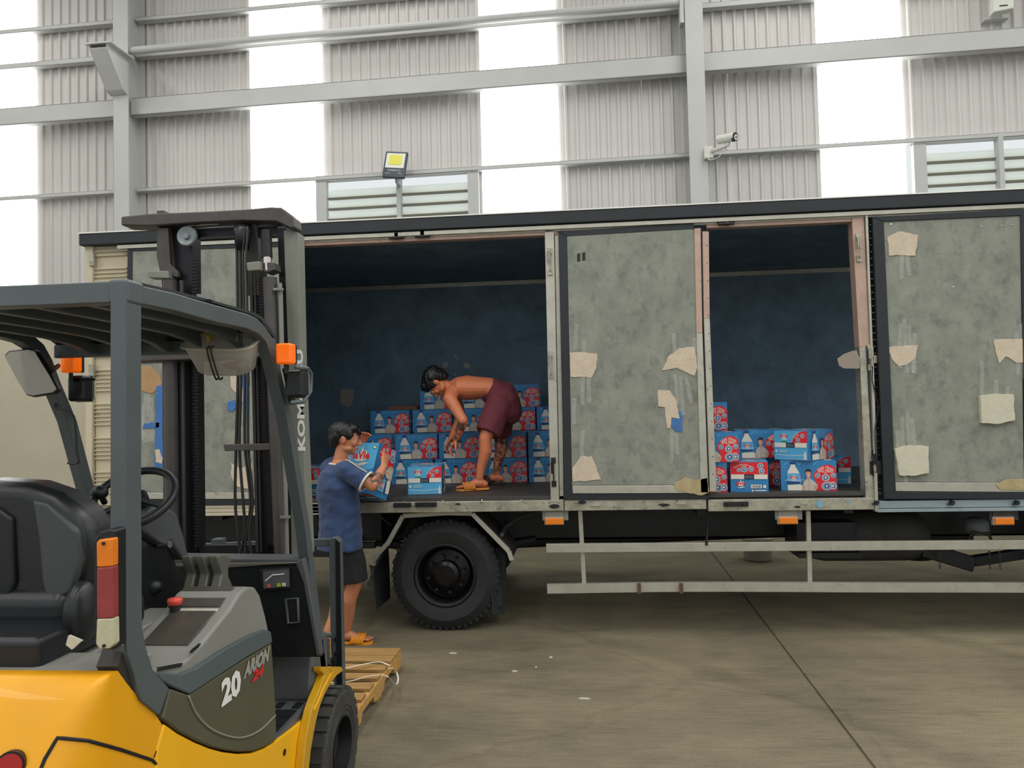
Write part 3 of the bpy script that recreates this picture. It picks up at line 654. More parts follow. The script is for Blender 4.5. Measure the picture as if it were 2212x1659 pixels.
for y0 in (6.42, 7.32): P('leaf_spring', MB().sweep([(WX-0.7, y0, 0.62), (WX-0.3, y0, 0.55), (WX, y0, 0.53), (WX+0.3, y0, 0.55), (WX+0.7, y0, 0.62)], [(0.035, 0.04)]*5, n=8, side=(0, 1, 0)), m_frame)
# front wheel mostly outside the frame
wf = P('wheel', wheel(4.05, 5.95, 6.2, WR, True), m_rubber)
# mudguard over the rear wheel
YG = TY+0.04
gp_ = [(806, 1221), (808, 1206), (839, 1172), (871, 1114), (966, 1108), (1020, 1109), (1099, 1190), (1106, 1210)]
gpts = [at(x, y, Y=YG) for x, y in gp_]
segs = MB()
for a, b in zip(gpts[:-1], gpts[1:]): segs.bar(a, b, 0.035, 0.035, (0, 1, 0))
P('mudguard_strip', segs, m_alu, bevel=0.003)
sh = MB(); off = 0.012
for a, b in zip(gpts[2:-1], gpts[3:]):
    sh.add([a, b, b+Vector((0, 0.5, 0)), a+Vector((0, 0.5, 0))], [(0, 1, 2, 3)])
    sh.add([a+Vector((0, 0, off)), b+Vector((0, 0, off)), b+Vector((0, 0.5, off)), a+Vector((0, 0.5, off))], [(3, 2, 1, 0)])
P('mudguard_sheet', sh, m_chassisdust)
p = at(1085, 1154, Y=YG+0.12); P('guard_tube', MB().sweep([p+Vector((0, -0.02, 0)), p+Vector((0, 0.4, 0.03))], 0.022, n=14, cap=False).sweep([p+Vector((0, -0.02, 0)), p+Vector((0, 0.4, 0.03))], 0.017, n=14), m_darkgrey)
P('support_tube', MB().sweep([at(1090, 1140, Y=6.1), at(1120, 1118, Y=6.1), at(1170, 1105, Y=6.1)], 0.016, n=8), m_chassisdust)
P('mud_flap', MB().add([at(806, 1222, Y=TY+0.06), at(812, 1250, Y=TY+0.06)+Vector((-0.05, 0, 0)), at(813, 1318, Y=TY+0.08), at(843, 1292, Y=TY+0.42), at(842, 1238, Y=TY+0.42), at(839, 1172, Y=TY+0.42), at(839, 1172, Y=TY+0.06)], [(0, 1, 2, 3, 4, 5, 6)]), m_rubber)
P('mud_flap_edge', MB().prism(T([(797, 1221), (807, 1221), (806, 1250), (813, 1318), (809, 1319), (801, 1270), (791, 1262), (803, 1246)], TY+0.05), 'y', TY+0.05, TY+0.06), m_chassisdust)
for k, (x0, x1, y1, dx) in enumerate(((1058, 1068, 1326, 6), (1066, 1078, 1310, 8), (1076, 1088, 1328, 2), (1080, 1092, 1300, 0))):
    a = at(x0, 1185, Y=TY+0.1+0.06*k); b = at(x1, 1185, Y=TY+0.14+0.06*k); c = at(x1+dx, y1, Y=TY+0.14+0.06*k); d = at(x0+dx, y1, Y=TY+0.1+0.06*k)
    e = at(x0+dx/2-3, (1185+y1)/2, Y=TY+0.07+0.06*k); f_ = at(x1+dx/2+2, (1185+y1)/2, Y=TY+0.16+0.06*k)
    P('rubber_flap_strip', MB().add([a, b, f_, c, d, e], [(0, 1, 2, 3, 4, 5)]), M('dusty_rubber', (38, 50, 50), 0.7, var=0.3, scale=10))
# side guard
gz = [(1180, 1174, 1193), (1180, 1260, 1280)]
za = at(1180, 1174, Y=5.83).z; zb2 = at(1180, 1193, Y=5.83).z; zc2 = at(1180, 1260, Y=5.83).z; zd = at(1180, 1280, Y=5.83).z
gx0 = at(1180, 1185, Y=5.83).x
P('guard_rail', MB().box(gx0, XRT-0.8, 5.81, 5.845, zb2, za), m_alu, bevel=0.003)
mbx = MB()
n_ = 30
def railpts(z0, z1):
    vs = []; fs = []
    for i in range(n_+1):
        x = gx0 + (XRT-0.8-gx0)*i/n_; dz = 0.008*sin(x*1.1)-0.004*x*0.3; dy = 0.012*sin(x*2.3)
        vs += [(x, 5.81+dy, z0+dz), (x, 5.81+dy, z1+dz), (x, 5.845+dy, z1+dz), (x, 5.845+dy, z0+dz)]
    for i in range(n_):
        o = 4*i
        for k in range(4): fs.append((o+k, o+(k+1) % 4, o+4+(k+1) % 4, o+4+k)[::-1])
    fs += [(0, 1, 2, 3), (4*n_+3, 4*n_+2, 4*n_+1, 4*n_)]
    return MB().add(vs, fs)
lr = P('guard_rail', railpts(zd, zc2), m_alu, fixn=True); lr['label'] = 'lower side guard rail with a dented mended length'
for px in (1381, 1472): 
    p = at(px, 1270, Y=5.8); MB().box(p.x-0.012, p.x+0.012, 5.79, 5.815, zd-0.002, zc2+0.002).build('weld_patch', M('rust', (96, 72, 54), 0.8), parent=lr)
for px0, px1 in ((1253, 1262), (1745, 1749)):
    a = at(px0, 1103, Y=5.86); b = at(px1, 1262, Y=5.86); P('guard_post', MB().prism([(a.x-0.017, a.z), (a.x+0.017, a.z), (b.x+0.017, b.z), (b.x-0.017, b.z)], 'y', 5.846, 5.88), m_alu, bevel=0.003)
P('guard_post', MB().box(3.9, 3.935, 5.846, 5.88, zc2, 0.95), m_alu)
# marker lamps
for px, py in ((1197, 1112), (1699, 1110), (2162, 1111)):
    p = at(px, py, Y=TY+0.0)
    b_ = P('marker_lamp', MB().box(p.x-0.075, p.x+0.075, p.y-0.035, p.y, p.z-0.075, p.z-0.012), M('lamp_base_plastic', (170, 160, 145), 0.5), bevel=0.006)
    MB().box(p.x-0.068, p.x+0.068, p.y-0.052, p.y-0.034, p.z-0.07, p.z-0.02).build('amber_lens', m_amber, parent=b_, bevel=0.008)
    MB().box(p.x-0.07, p.x+0.07, p.y-0.03, p.y-0.028, p.z-0.014, p.z+0.03).box(p.x-0.09, p.x+0.11, p.y-0.02, p.y-0.018, p.z-0.04, p.z+0.04).build('lamp_bracket', m_mastl if px == 1197 or px == 1699 else m_chassisdust, parent=b_)
# tank and boxes under the right end
a = at(1800, 1222, Y=6.15); b = at(1982, 1222, Y=6.15)
P('air_tank', MB().sweep([(a.x, 6.4, a.z+0.2), (b.x, 6.4, a.z+0.2)], 0.21, n=28, rounded=True), m_chassisdust, smooth=True)
P('equipment_box', MB().box(at(1720, 1150, Y=6.1).x, at(1850, 1150, Y=6.1).x, 6.1, 6.45, 0.56, 0.80), m_frame, bevel=0.01)
P('tank_bracket', MB().box(at(1725, 1195, Y=6.1).x, at(1860, 1195, Y=6.1).x, 6.08, 6.4, 0.52, 0.56), m_frame)
P('gearbox', MB().ell((2.95, 6.9, 0.55), (0.35, 0.3, 0.22)).box(2.7, 3.3, 6.6, 7.2, 0.55, 0.85), m_frame, bevel=0.02)
P('suspension_arm', MB().bar(at(1990, 1185, Y=6.3), at(2100, 1218, Y=6.3), 0.1, 0.12).bar(at(2100, 1212, Y=6.3), at(2212, 1195, Y=6.3), 0.08, 0.08), m_frame, bevel=0.01)
P('brake_chamber', MB().lathe([(0.06, 0), (0.085, 0.02), (0.085, 0.1), (0.05, 0.13)], at(2110, 1140, Y=6.2)+Vector((0, 0, -0.05)), 'z', 18), M('grey_cast_metal', (104, 112, 112), 0.6, var=0.2, scale=14), smooth=True)
for px, py in ((2030, 1215), (2138, 1215), (2160, 1215)):
    p = at(px, py, Y=6.2); ch = MB()
    for k in range(3):
        c = p+Vector((0, 0, 0.02-0.028*k)); n8 = 8
        ch.sweep([c+Vector(((0.009*cos(2*pi*i/n8)) if k % 2 else 0, 0 if k % 2 else 0.009*cos(2*pi*i/n8), 0.016*sin(2*pi*i/n8))) for i in range(n8)], 0.0025, n=5, closed=True)
    ch.cyl(p+Vector((0, 0, 0.03)), p+Vector((0, 0, 0.09)), 0.008, n=6)
    P('hanging_chain', ch, m_chassisdust)
P('hanging_strap', MB().sweep([at(1527, 1100, Y=TY+0.02), at(1528, 1140, Y=TY+0.02), at(1526, 1178, Y=TY+0.01)], [(0.004, 0.008), (0.006, 0.01), (0.012, 0.014)], n=6), m_frame)
P('air_hose', MB().sweep([at(2085, 1180, Y=6.15), at(2100, 1150, Y=6.12), at(2135, 1152, Y=6.12), at(2150, 1185, Y=6.15)], 0.012, n=8), m_hose, smooth=True)
P('far_guard_rail', MB().box(-1.5, at(1372, 1169, Y=8.05).x, 8.04, 8.07, 0.325, 0.39), m_alu)
P('far_guard_post', MB().box(-0.4, -0.365, 8.05, 8.08, 0.33, 0.9).box(0.9, 0.935, 8.05, 8.08, 0.33, 0.9), m_chassisdust)
P('driveshaft', MB().cyl((WX+0.2, 6.93, 0.5), (2.8, 6.93, 0.62), 0.05, n=12), m_frame)
# rear end bits near the left edge of the wheel
P('rear_stay', MB().bar(at(818, 1113, Y=6.0), at(845, 1135, Y=6.0), 0.012, 0.012), m_chassisdust)
P('spare_bracket', MB().box(-2.6, -1.9, 6.1, 6.3, 0.55, 0.7), m_frame)
# ================================================================== WATER CARTONS
BL, BW, BH = 0.40, 0.28, 0.232
c_blue = M('carton_blue', (48, 128, 184), 0.45, var=0.15, scale=9); c_lblue = M('carton_light_blue', (84, 172, 218), 0.45)
c_white = M('carton_white', (225, 222, 210), 0.5); c_red = M('carton_red', (222, 30, 44), 0.45); c_skin = M('carton_skin_tone', (205, 150, 125), 0.5)
c_hair = M('carton_black_ink', (22, 24, 28), 0.5); c_shirt = M('carton_beige_ink', (196, 186, 172), 0.5, var=0.1, scale=30); c_grey = M('carton_grey_blue_ink', (130, 155, 185), 0.5, var=0.3, scale=50)
c_green = M('carton_green_ink', (40, 140, 70), 0.5); c_navy = M('carton_navy_ink', (28, 62, 130), 0.5); c_board = M('carton_board', (150, 160, 170), 0.8)
CM = [c_blue, c_lblue, c_white, c_red, c_skin, c_hair, c_shirt, c_grey, c_green, c_navy, c_board]
BLU, LBL, WHT, RED, SKN, BLK, SHT, GRY, GRN, NVY, BRD = range(11)
def circ(cx, cy, rx, ry=None, n=18, a0=0, a1=360):
    ry = ry or rx
    return [(cx+rx*cos(radians(a0+(a1-a0)*i/(n if a1-a0 < 360 else n))), cy+ry*sin(radians(a0+(a1-a0)*i/n))) for i in range(n+(1 if a1-a0 < 360 else 0))]
class Face:
    """flat print on one side of the carton: u to the right, v up, both in metres"""
    def __init__(s, mb, o, ux, uy): s.mb = mb; s.o = Vector(o); s.ux = Vector(ux); s.uy = Vector(uy); s.n = s.ux.cross(s.uy); s.k = 0
    def P(s, pts, m, lift=None):
        s.k += 1; h = 0.00025*s.k
        s.mb.poly([s.o+s.ux*u+s.uy*v+s.n*h for u, v in pts], m)
    def T(s, w, u, v, size, m, bold=0.02, shear=0, arc=0, sx=1.0, rot=0):
        s.k += 1; h = 0.00025*s.k; a = radians(rot)
        ux = s.ux*cos(a)+s.uy*sin(a); uy = -s.ux*sin(a)+s.uy*cos(a)
        s.mb.text(w, s.o+s.ux*u+s.uy*v+s.n*h, ux, uy, size, m, bold=bold, shear=shear, arc=arc, sx=sx)
def logo(f, u, v, s, m=RED):
    f.P([(u-0.62*s*1.5, v-0.1*s), (u-0.3*s*1.5, v+0.75*s), (u-0.1*s, v+1.0*s), (u+0.05*s, v+1.7*s), (u+0.25*s, v+1.0*s), (u+0.55*s*1.4, v+1.1*s), (u+0.75*s*1.4, v), (u+0.4*s, v-0.35*s), (u-0.5*s, v-0.35*s)], WHT)
    f.T('laVie', u, v, s, m, bold=0.035, sx=1.0)
    f.P([(u-1.3*s, v-0.5*s), (u-0.4*s, v-0.7*s), (u+0.7*s, v-0.45*s), (u+1.35*s, v-0.5*s), (u+0.7*s, v-0.8*s), (u-0.3*s, v-1.0*s)], WHT)
def prize(f, u, v, r):
    f.P(circ(u, v, r), WHT); f.P(circ(u, v, r*0.88), GRY); f.P([(u-r*0.5, v-r*0.4), (u+r*0.5, v-r*0.4), (u+r*0.4, v+r*0.45), (u-r*0.4, v+r*0.45)], NVY); f.P(circ(u, v+0.05*r, r*0.3), WHT)
def printA(f, L, H):
    f.P([(0.003, 0.003), (L-0.003, 0.003), (L-0.003, H-0.003), (0.003, H-0.003)], BLU)
    for k in range(7):
        u = 0.02+0.035*k; f.P([(u, H-0.03-0.004*(k % 3)), (u+0.03, H-0.012), (u+0.036, H-0.012), (u+0.01, H-0.034)], LBL)
    # red gift bubble
    f.P([(0.235, 0.003), (0.262, 0.05), (0.232, 0.115), (0.25, 0.15), (0.285, 0.185), (0.325, 0.203), (0.365, 0.196), (L-0.003, 0.172), (L-0.003, 0.003)], RED)
    f.T('QUÀ TẶNG', 0.322, 0.172, 0.0165, WHT, arc=0.10, bold=0.025); f.T('BẤT NGỜ', 0.322, 0.151, 0.0165, WHT, arc=0.08, bold=0.025)
    f.P([(0.29, 0.143), (0.355, 0.1425), (0.35, 0.146), (0.295, 0.1465)], WHT)
    prize(f, 0.265, 0.118, 0.019); prize(f, 0.322, 0.102, 0.027); prize(f, 0.374, 0.12, 0.019)
    prize(f, 0.372, 0.04, 0.026); f.P(circ(0.327, 0.038, 0.037, 0.032), WHT); f.P(circ(0.327, 0.038, 0.034, 0.029), GRY); f.P(circ(0.327, 0.04, 0.018, 0.015), NVY); f.P(circ(0.327, 0.04, 0.008), WHT)
    f.T('Lên', 0.322, 0.13, 0.009, WHT); f.P([(0.335, 0.07), (0.385, 0.068), (0.385, 0.071), (0.335, 0.073)], WHT)
    # bottle
    f.P([(0.048, 0.003), (0.045, 0.12), (0.052, 0.15), (0.073, 0.19), (0.074, 0.205), (0.106, 0.205), (0.107, 0.19), (0.13, 0.15), (0.14, 0.12), (0.143, 0.045), (0.158, 0.042), (0.16, 0.003)], WHT)
    f.P([(0.069, 0.203), (0.07, 0.226), (0.109, 0.226), (0.11, 0.203)], NVY)
    f.P([(0.046, 0.06), (0.045, 0.135), (0.138, 0.135), (0.14, 0.06)], LBL); f.P([(0.046, 0.05), (0.046, 0.074), (0.14, 0.07), (0.141, 0.052)], NVY)
    f.P([(0.05, 0.046), (0.14, 0.052), (0.14, 0.056), (0.05, 0.05)], GRN)
    logo(f, 0.093, 0.096, 0.02)
    f.P([(0.03, 0.079), (0.05, 0.083), (0.12, 0.076), (0.165, 0.086), (0.165, 0.0885), (0.12, 0.079), (0.05, 0.086), (0.03, 0.082)], WHT)
    # generic smiling model in a light shirt
    f.P([(0.155, 0.003), (0.152, 0.03), (0.166, 0.075), (0.186, 0.094), (0.214, 0.094), (0.238, 0.076), (0.262, 0.05), (0.264, 0.03), (0.25, 0.003)], SHT)
    f.P([(0.188, 0.09), (0.188, 0.115), (0.212, 0.115), (0.212, 0.09), (0.2, 0.078)], SKN); f.P(circ(0.199, 0.132, 0.0185, 0.025), SKN)
    f.P([(0.178, 0.135), (0.18, 0.158), (0.192, 0.169), (0.212, 0.168), (0.222, 0.152), (0.218, 0.132), (0.214, 0.148), (0.19, 0.15), (0.182, 0.146)], BLK)
    f.P([(0.191, 0.12), (0.199, 0.117), (0.208, 0.12), (0.204, 0.124), (0.195, 0.124)], WHT)
    f.P([(0.15, 0.01), (0.16, 0.045), (0.172, 0.04), (0.168, 0.008)], SKN); f.P([(0.236, 0.04), (0.258, 0.05), (0.262, 0.02), (0.246, 0.012)], SKN)
    f.P([(0.2, 0.003), (0.201, 0.08), (0.204, 0.08), (0.204, 0.003)], BRD)
def tape_band(f, L, z):
    f.P([(0.006, z), (L-0.006, z), (L-0.006, z+0.036), (0.006, z+0.036)], WHT)
    f.P([(L*0.37, z), (L*0.63, z), (L*0.63, z+0.036), (L*0.37, z+0.036)], BLK)
    for i in range(5): f.P([(L*0.40+0.012*i, z+0.006), (L*0.40+0.012*i+0.005, z+0.006), (L*0.40+0.012*i+0.004, z+0.03), (L*0.40+0.012*i, z+0.028)], GRY)
def printB(f, L, H):
    f.P([(0.003, 0.003), (L-0.003, 0.003), (L-0.003, 0.1), (0.003, 0.1)], LBL)
    f.P([(0.003, 0.1), (L-0.003, 0.1), (L-0.003, H-0.003), (0.003, H-0.003)], LBL)
    f.P([(0.15, 0.136), (0.168, 0.18), (0.205, 0.213), (0.24, 0.225), (L-0.003, 0.228), (L-0.003, 0.136)], RED)
    logo(f, 0.085, 0.178, 0.024); f.P([(0.06, 0.138), (0.07, 0.15), (0.105, 0.15), (0.11, 0.138)], GRN)
    prize(f, 0.24, 0.19, 0.018); prize(f, 0.205, 0.157, 0.017); f.T('QUÀ TẶNG', 0.185, 0.19, 0.009, WHT, rot=42); f.T('BẤT NGỜ', 0.2, 0.182, 0.008, WHT, rot=42)
    tape_band(f, L, 0.1)
    f.P([(0.012, 0.008), (0.128, 0.008), (0.128, 0.04), (0.012, 0.046)], WHT); f.P([(0.014, 0.01), (0.126, 0.01), (0.126, 0.036), (0.014, 0.042)], LBL)
    f.P([(0.136, 0.008), (0.25, 0.008), (0.25, 0.046), (0.136, 0.04)], WHT); f.P([(0.138, 0.01), (0.248, 0.01), (0.248, 0.042), (0.138, 0.036)], LBL)
    f.P([(0.252, 0.008), (0.252, 0.05), (0.258, 0.07), (0.264, 0.07), (0.27, 0.05), (0.27, 0.008)], WHT)
    f.P(circ(0.022, 0.07, 0.01), WHT); f.P([(0.05, 0.074), (0.12, 0.074), (0.12, 0.078), (0.05, 0.078)], WHT); f.P([(0.045, 0.062), (0.11, 0.062), (0.11, 0.066), (0.045, 0.066)], WHT)
def printC(f, L, H):
    f.P([(0.003, 0.003), (L-0.003, 0.003), (L-0.003, 0.1), (0.003, 0.1)], BLU)
    f.P([(0.003, 0.1), (L-0.003, 0.1), (L-0.003, H-0.003), (0.003, H-0.003)], RED)
    f.T('QUÀ TẶNG BẤT NGỜ', 0.1, 0.205, 0.0105, WHT, arc=0.05, bold=0.02)
    prize(f, 0.065, 0.17, 0.016); prize(f, 0.105, 0.175, 0.024); prize(f, 0.155, 0.175, 0.02); prize(f, 0.225, 0.2, 0.022); prize(f, 0.232, 0.16, 0.022)
    tape_band(f, L, 0.1)
    logo(f, 0.075, 0.055, 0.026); f.P([(0.15, 0.03), (0.23, 0.03), (0.23, 0.058), (0.15, 0.058)], WHT)
    for i in range(10): f.P([(0.156+0.007*i, 0.035), (0.158+0.007*i+0.001*(i % 3), 0.035), (0.158+0.007*i+0.001*(i % 3), 0.053), (0.156+0.007*i, 0.053)], BLK)
    f.P([(0.24, 0.032), (0.262, 0.032), (0.262, 0.056), (0.24, 0.056)], WHT); f.P([(0.155, 0.006), (0.17, 0.006), (0.17, 0.02), (0.155, 0.02)], WHT); f.P([(0.18, 0.01), (0.262, 0.01), (0.262, 0.018), (0.18, 0.018)], WHT)
def printTop(f, L, H):
    f.P([(0.003, 0.003), (L-0.003, 0.003), (L-0.003, H-0.003), (0.003, H-0.003)], LBL)
    f.P([(0.003, 0.003), (L-0.003, 0.003), (L-0.003, 0.2), (L*0.6, 0.17), (0.003, 0.21)], BLU)
    logo(f, 0.13, 0.27, 0.062); f.P(circ(0.245, 0.365, 0.022, 0.016), GRN); f.P(circ(0.245, 0.365, 0.014, 0.009), WHT)
    f.P([(0.03, 0.03), (0.25, 0.03), (0.25, 0.08), (0.03, 0.08)], WHT); f.T('laVie', 0.14, 0.037, 0.036, NVY)
def carton_mesh(label=False):
    mb = MB(); a = MB().box(-BL/2, BL/2, -BW/2, BW/2, 0, BH, BLU); mb.add(a.v, a.f, BLU)
    printA(Face(mb, (-BL/2, -BW/2, 0), (1, 0, 0), (0, 0, 1)), BL, BH)
    printA(Face(mb, (BL/2, BW/2, 0), (-1, 0, 0), (0, 0, 1)), BL, BH)
    printB(Face(mb, (BL/2, -BW/2, 0), (0, 1, 0), (0, 0, 1)), BW, BH)
    printC(Face(mb, (-BL/2, BW/2, 0), (0, -1, 0), (0, 0, 1)), BW, BH)
    printTop(Face(mb, (BL/2, -BW/2, BH), (0, 1, 0), (-1, 0, 0)), BW, BL)
    return mb
cm_ = carton_mesh(); carton0 = cm_.build('water_carton', CM); CART_ME = carton0.data; bpy.data.objects.remove(carton0)
def carton(x, y, z_, rz, label, group, R=None):
    o = bpy.data.objects.new('water_carton', CART_ME); COL.objects.link(o); o.location = (x, y, z_); o.rotation_euler = (0, 0, radians(rz))
    if R is not None: o.rotation_euler = R
    return tag(o, label, 'carton', group)
GM = 'bottled water cartons in the stack at the back of the middle opening'; GR = 'bottled water cartons stacked in the right opening'
def frontx(px, Y): return at(px, 1000, Y=Y).x
ZB = ZF+0.001; g_ = 0.234
def rowbox(px_l, Y, lvl, label, grp=GM, rz=0, z0=None):
    x = frontx(px_l, Y)+BL/2; return carton(x, Y+BW/2, (ZB if z0 is None else z0)+g_*lvl, rz+rnd.uniform(-0.25, 0.25), label, grp)
YS = 6.9
rowbox(845, YS, 0, 'blue and red water carton at the bottom left of the stack, behind the lone carton')
rowbox(939.5, YS, 0, 'bottom-row water carton directly right of the lone carton, left of the bent man\'s legs')
rowbox(1046, YS, 0, 'bottom-row water carton whose red half shows right of the bent man\'s feet')
rowbox(1142, YS, 0, 'bottom-row water carton cut off by the door post')
rowbox(752, YS, 0, 'bottom-row water carton mostly hidden behind the man in the blue shirt')
rowbox(760, YS+0.2, 1, 'dim second-row water carton set back beside the carried carton')
rowbox(855, YS, 1, 'second-row water carton showing its whole front, left of the bent man\'s hand')
rowbox(949, YS, 1, 'second-row water carton right behind the bent man\'s hand')
rowbox(1045.5, YS, 1, 'second-row water carton right of the bent man\'s shins')
rowbox(1142, YS, 1, 'second-row water carton cut off by the door post')
YR3 = 7.42
for q, Yq in ((765, YR3+0.02), (960, YR3+0.02)): pass
# a rear rank carries the two upper rows
for k, px in enumerate((803, 894, 984, 1074, 1162)):
    for lv in (0, 1): rowbox(px+1, YR3+0.005, lv, 'hidden rear rank carton, %s layer, under the %s third-row carton' % (('bottom', 'second')[lv], ('first', 'second', 'third', 'fourth', 'fifth')[k]), 'rear rank cartons hidden by the front rows')
rowbox(802, YR3, 2, 'third-row water carton at the left end, lit plainly with nothing in front')
rowbox(893, YR3, 2, 'third-row water carton left of the bent man\'s forearm')
rowbox(983, YR3, 2, 'third-row water carton behind the bent man\'s arm and shorts')
rowbox(1073, YR3, 2, 'third-row water carton with its dim red half right of the maroon shorts')
rowbox(1162, YR3, 2, 'third-row water carton cut off by the door post')
rowbox(910, YR3+0.12, 3, 'top-row water carton under the bent man\'s head')
rowbox(996, YR3+0.12, 3, 'top-row water carton under the bent man\'s chest')
rowbox(1084, YR3+0.12, 3, 'top-row water carton right of the maroon shorts')
p = at(872, 889, Y=YR3+0.15)
tag(MB().box(p.x-0.15, p.x+0.15, YR3+0.1, YR3+0.24, ZB+g_*3+0.001, ZB+g_*3+0.04).build('cardboard_tray', M('brown_cardboard', (120, 84, 62), 0.85, var=0.1, scale=8), bevel=0.003), 'flat brown cardboard piece on the left of the third carton row', 'cardboard')
# lone cartons near the edge
a = at(913, 1069, Y=6.0)
carton(a.x-0.005, 6.0+BL/2, ZB, -83, 'lone bright carton standing by itself near the bed edge, end panel forward', 'cartons near the bed edge')
a = at(668, 1073, Y=6.0)
carton(a.x-0.03, 6.0+BL/2, ZB, 90, 'carton at the far left of the opening beside the forklift pillar, red top band', 'cartons near the bed edge')
# right opening
YQ = 5.84
a = at(1593, 1066, Y=YQ); carton(frontx(1590, YQ)+BW/2, YQ+BL/2+0.03, ZB, 79, 'bottom carton with a red upper band and blue lower half, end panel forward', GR)
rowbox(1456, YQ+0.02, 0, 'bottom carton half hidden behind the door edge, red side showing', GR)
rowbox(1483, YQ+0.01, 1, 'second-layer carton half hidden behind the door edge, above the bottom red one', GR)
rowbox(1466, YQ+0.30, 2, 'topmost carton peeking out above the others beside the door edge', GR)
for lv in (0, 1): rowbox(1450, YQ+0.45, lv, 'water carton out of sight behind the middle door, %s layer' % ('bottom', 'second')[lv], 'cartons hidden behind the middle door')
rowbox(1589, YQ+0.46, 0, 'dim carton behind the red banded end panel carton', GR)
rowbox(1590, YQ+0.40, 1, 'shaded second-layer carton with a full front, left of the turned one', GR)
rowbox(1697, YQ+0.05, 0, 'bottom carton at right with its whole bottle picture lit', GR, rz=-13)
a = at(1744, 965, Y=YQ+0.0)
th = radians(225)   # corner carton: blue end panel to the left, picture side to the right
tc = Vector((a.x, YQ-0.01, 0)); ex = Vector((cos(th), sin(th), 0)); ey = Vector((-sin(th), cos(th), 0))
cc = tc - ex*BL/2 - ey*BW/2
carton(cc.x, cc.y, ZB+g_, 225, 'second-layer carton turned with its corner towards the door, two panels showing', GR)
carton(frontx(1762, YQ+0.48)+BW/2, YQ+0.48+BL/2, ZB, -90, 'dark carton in the shadow at the right end of the right opening', GR)
# carried carton is placed with the man below
# ================================================================== PALLET, STRAP, SMALL THINGS
pal = root('wooden_pallet', (-1.75, 4.55, 0), 'empty pine pallet on the floor in front of the forklift', 'pallet')
px1 = at(866, 1400, Z=0.135); px0 = at(762, 1540, Z=0.135)
XRp = (px1.x+px0.x)/2; YF, YN = px1.y, px0.y-0.02; XLp = XRp-1.1; ZP = 0.135
def notch(x):
    Ln = YF-YN; a, b = YN, YF
    pts = [(a, ZP-0.02), (b, ZP-0.02), (b, 0.02)]
    for c in (0.72, 0.28):
        pts += [(a+Ln*(c+0.13), 0.02), (a+Ln*(c+0.10), 0.065), (a+Ln*(c-0.10), 0.065), (a+Ln*(c-0.13), 0.02)]
    pts += [(a, 0.02)]
    return MB().prism(pts, 'x', x-0.022, x+0.022)
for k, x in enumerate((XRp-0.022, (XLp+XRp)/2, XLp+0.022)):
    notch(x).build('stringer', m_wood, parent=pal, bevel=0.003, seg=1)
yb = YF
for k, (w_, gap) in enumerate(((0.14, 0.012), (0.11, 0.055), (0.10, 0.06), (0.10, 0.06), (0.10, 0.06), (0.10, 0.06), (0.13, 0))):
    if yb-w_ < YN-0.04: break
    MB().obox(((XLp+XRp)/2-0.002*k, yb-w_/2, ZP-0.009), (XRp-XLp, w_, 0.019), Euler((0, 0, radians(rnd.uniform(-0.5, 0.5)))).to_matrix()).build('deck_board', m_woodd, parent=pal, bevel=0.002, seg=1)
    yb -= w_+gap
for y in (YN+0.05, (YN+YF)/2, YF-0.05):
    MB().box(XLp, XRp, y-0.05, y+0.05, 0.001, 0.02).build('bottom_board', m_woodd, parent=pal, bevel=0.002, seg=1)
def ribbon(pts, w, up=(0, 0, 1)):
    pts = [Vector(p) for p in pts]; vs = []; 
    for i, p in enumerate(pts):
        t = (pts[min(i+1, len(pts)-1)]-pts[max(i-1, 0)]).normalized(); sd = t.cross(Vector(up)).normalized()
        vs += [p-sd*w/2, p+sd*w/2, p+sd*w/2+Vector(up)*0.001, p-sd*w/2+Vector(up)*0.001]
    fs = []
    for i in range(len(pts)-1):
        o = 4*i
        for k in range(4): fs.append((o+k, o+4+k, o+4+(k+1) % 4, o+(k+1) % 4))
    return MB().add(vs, fs)
zt = ZP+0.006
tag(ribbon(curve3([at(x, y, Z=zt+h) for x, y, h in ((700, 1446, 0.0), (745, 1443, 0.01), (790, 1434, 0.02), (820, 1430, 0.012), (840, 1437, 0.0))], 6), 0.012).build('packing_strap', m_white, fixn=True), 'white plastic packing strap lying straight over the far half of the pallet', 'strap')
pts = [at(x, y, Z=h) for x, y, h in ((700, 1475, zt), (750, 1473, zt), (790, 1462, zt+0.01), (820, 1458, zt+0.02), (838, 1462, zt+0.03), (850, 1475, 0.12), (857, 1478, 0.09), (860, 1466, 0.07), (856, 1450, 0.10), (850, 1444, zt+0.004), (838, 1444, zt+0.002))]
tag(ribbon(curve3(pts, 6), 0.009).build('packing_strap', m_white, fixn=True), 'curled white packing strap looping over the right edge of the pallet', 'strap')
for k, (px, py, L_, lb) in enumerate(((978, 1412, 0.07, 'thin white scrap on the floor near the pallet, nearest the truck wheel'), (1190, 1421, 0.03, 'small crumpled white scrap on the open floor below the side guard'), (1112, 1451, 0.04, 'tiny straw-coloured scrap on the floor between the pallet and the joint'), (1262, 1510, 0.09, 'pale sliver on the floor, longest of the scraps'), (1158, 1442, 0.015, 'white crumb on the floor beside the small crumpled scrap'))):
    p = at(px, py, Z=0); n_ = 6
    tag(MB().prism([(p.x+L_/2*cos(2*pi*i/n_)*rnd.uniform(0.7, 1), p.y+0.012*sin(2*pi*i/n_)*rnd.uniform(0.6, 1.3)) for i in range(n_)], 'z', 0.0005, 0.006).build('paper_scrap', M('off_white_paper', (205, 200, 185), 0.8)), lb, 'litter')
p = at(1637, 1200, Z=0); p = at(1637, 1209, Y=8.6); 
bk = root('plastic_bucket', (at(1637, 1209, Z=0.0).x, at(1637, 1209, Z=0).y, 0), 'dusty white plastic bucket on the floor behind the truck', 'bucket')
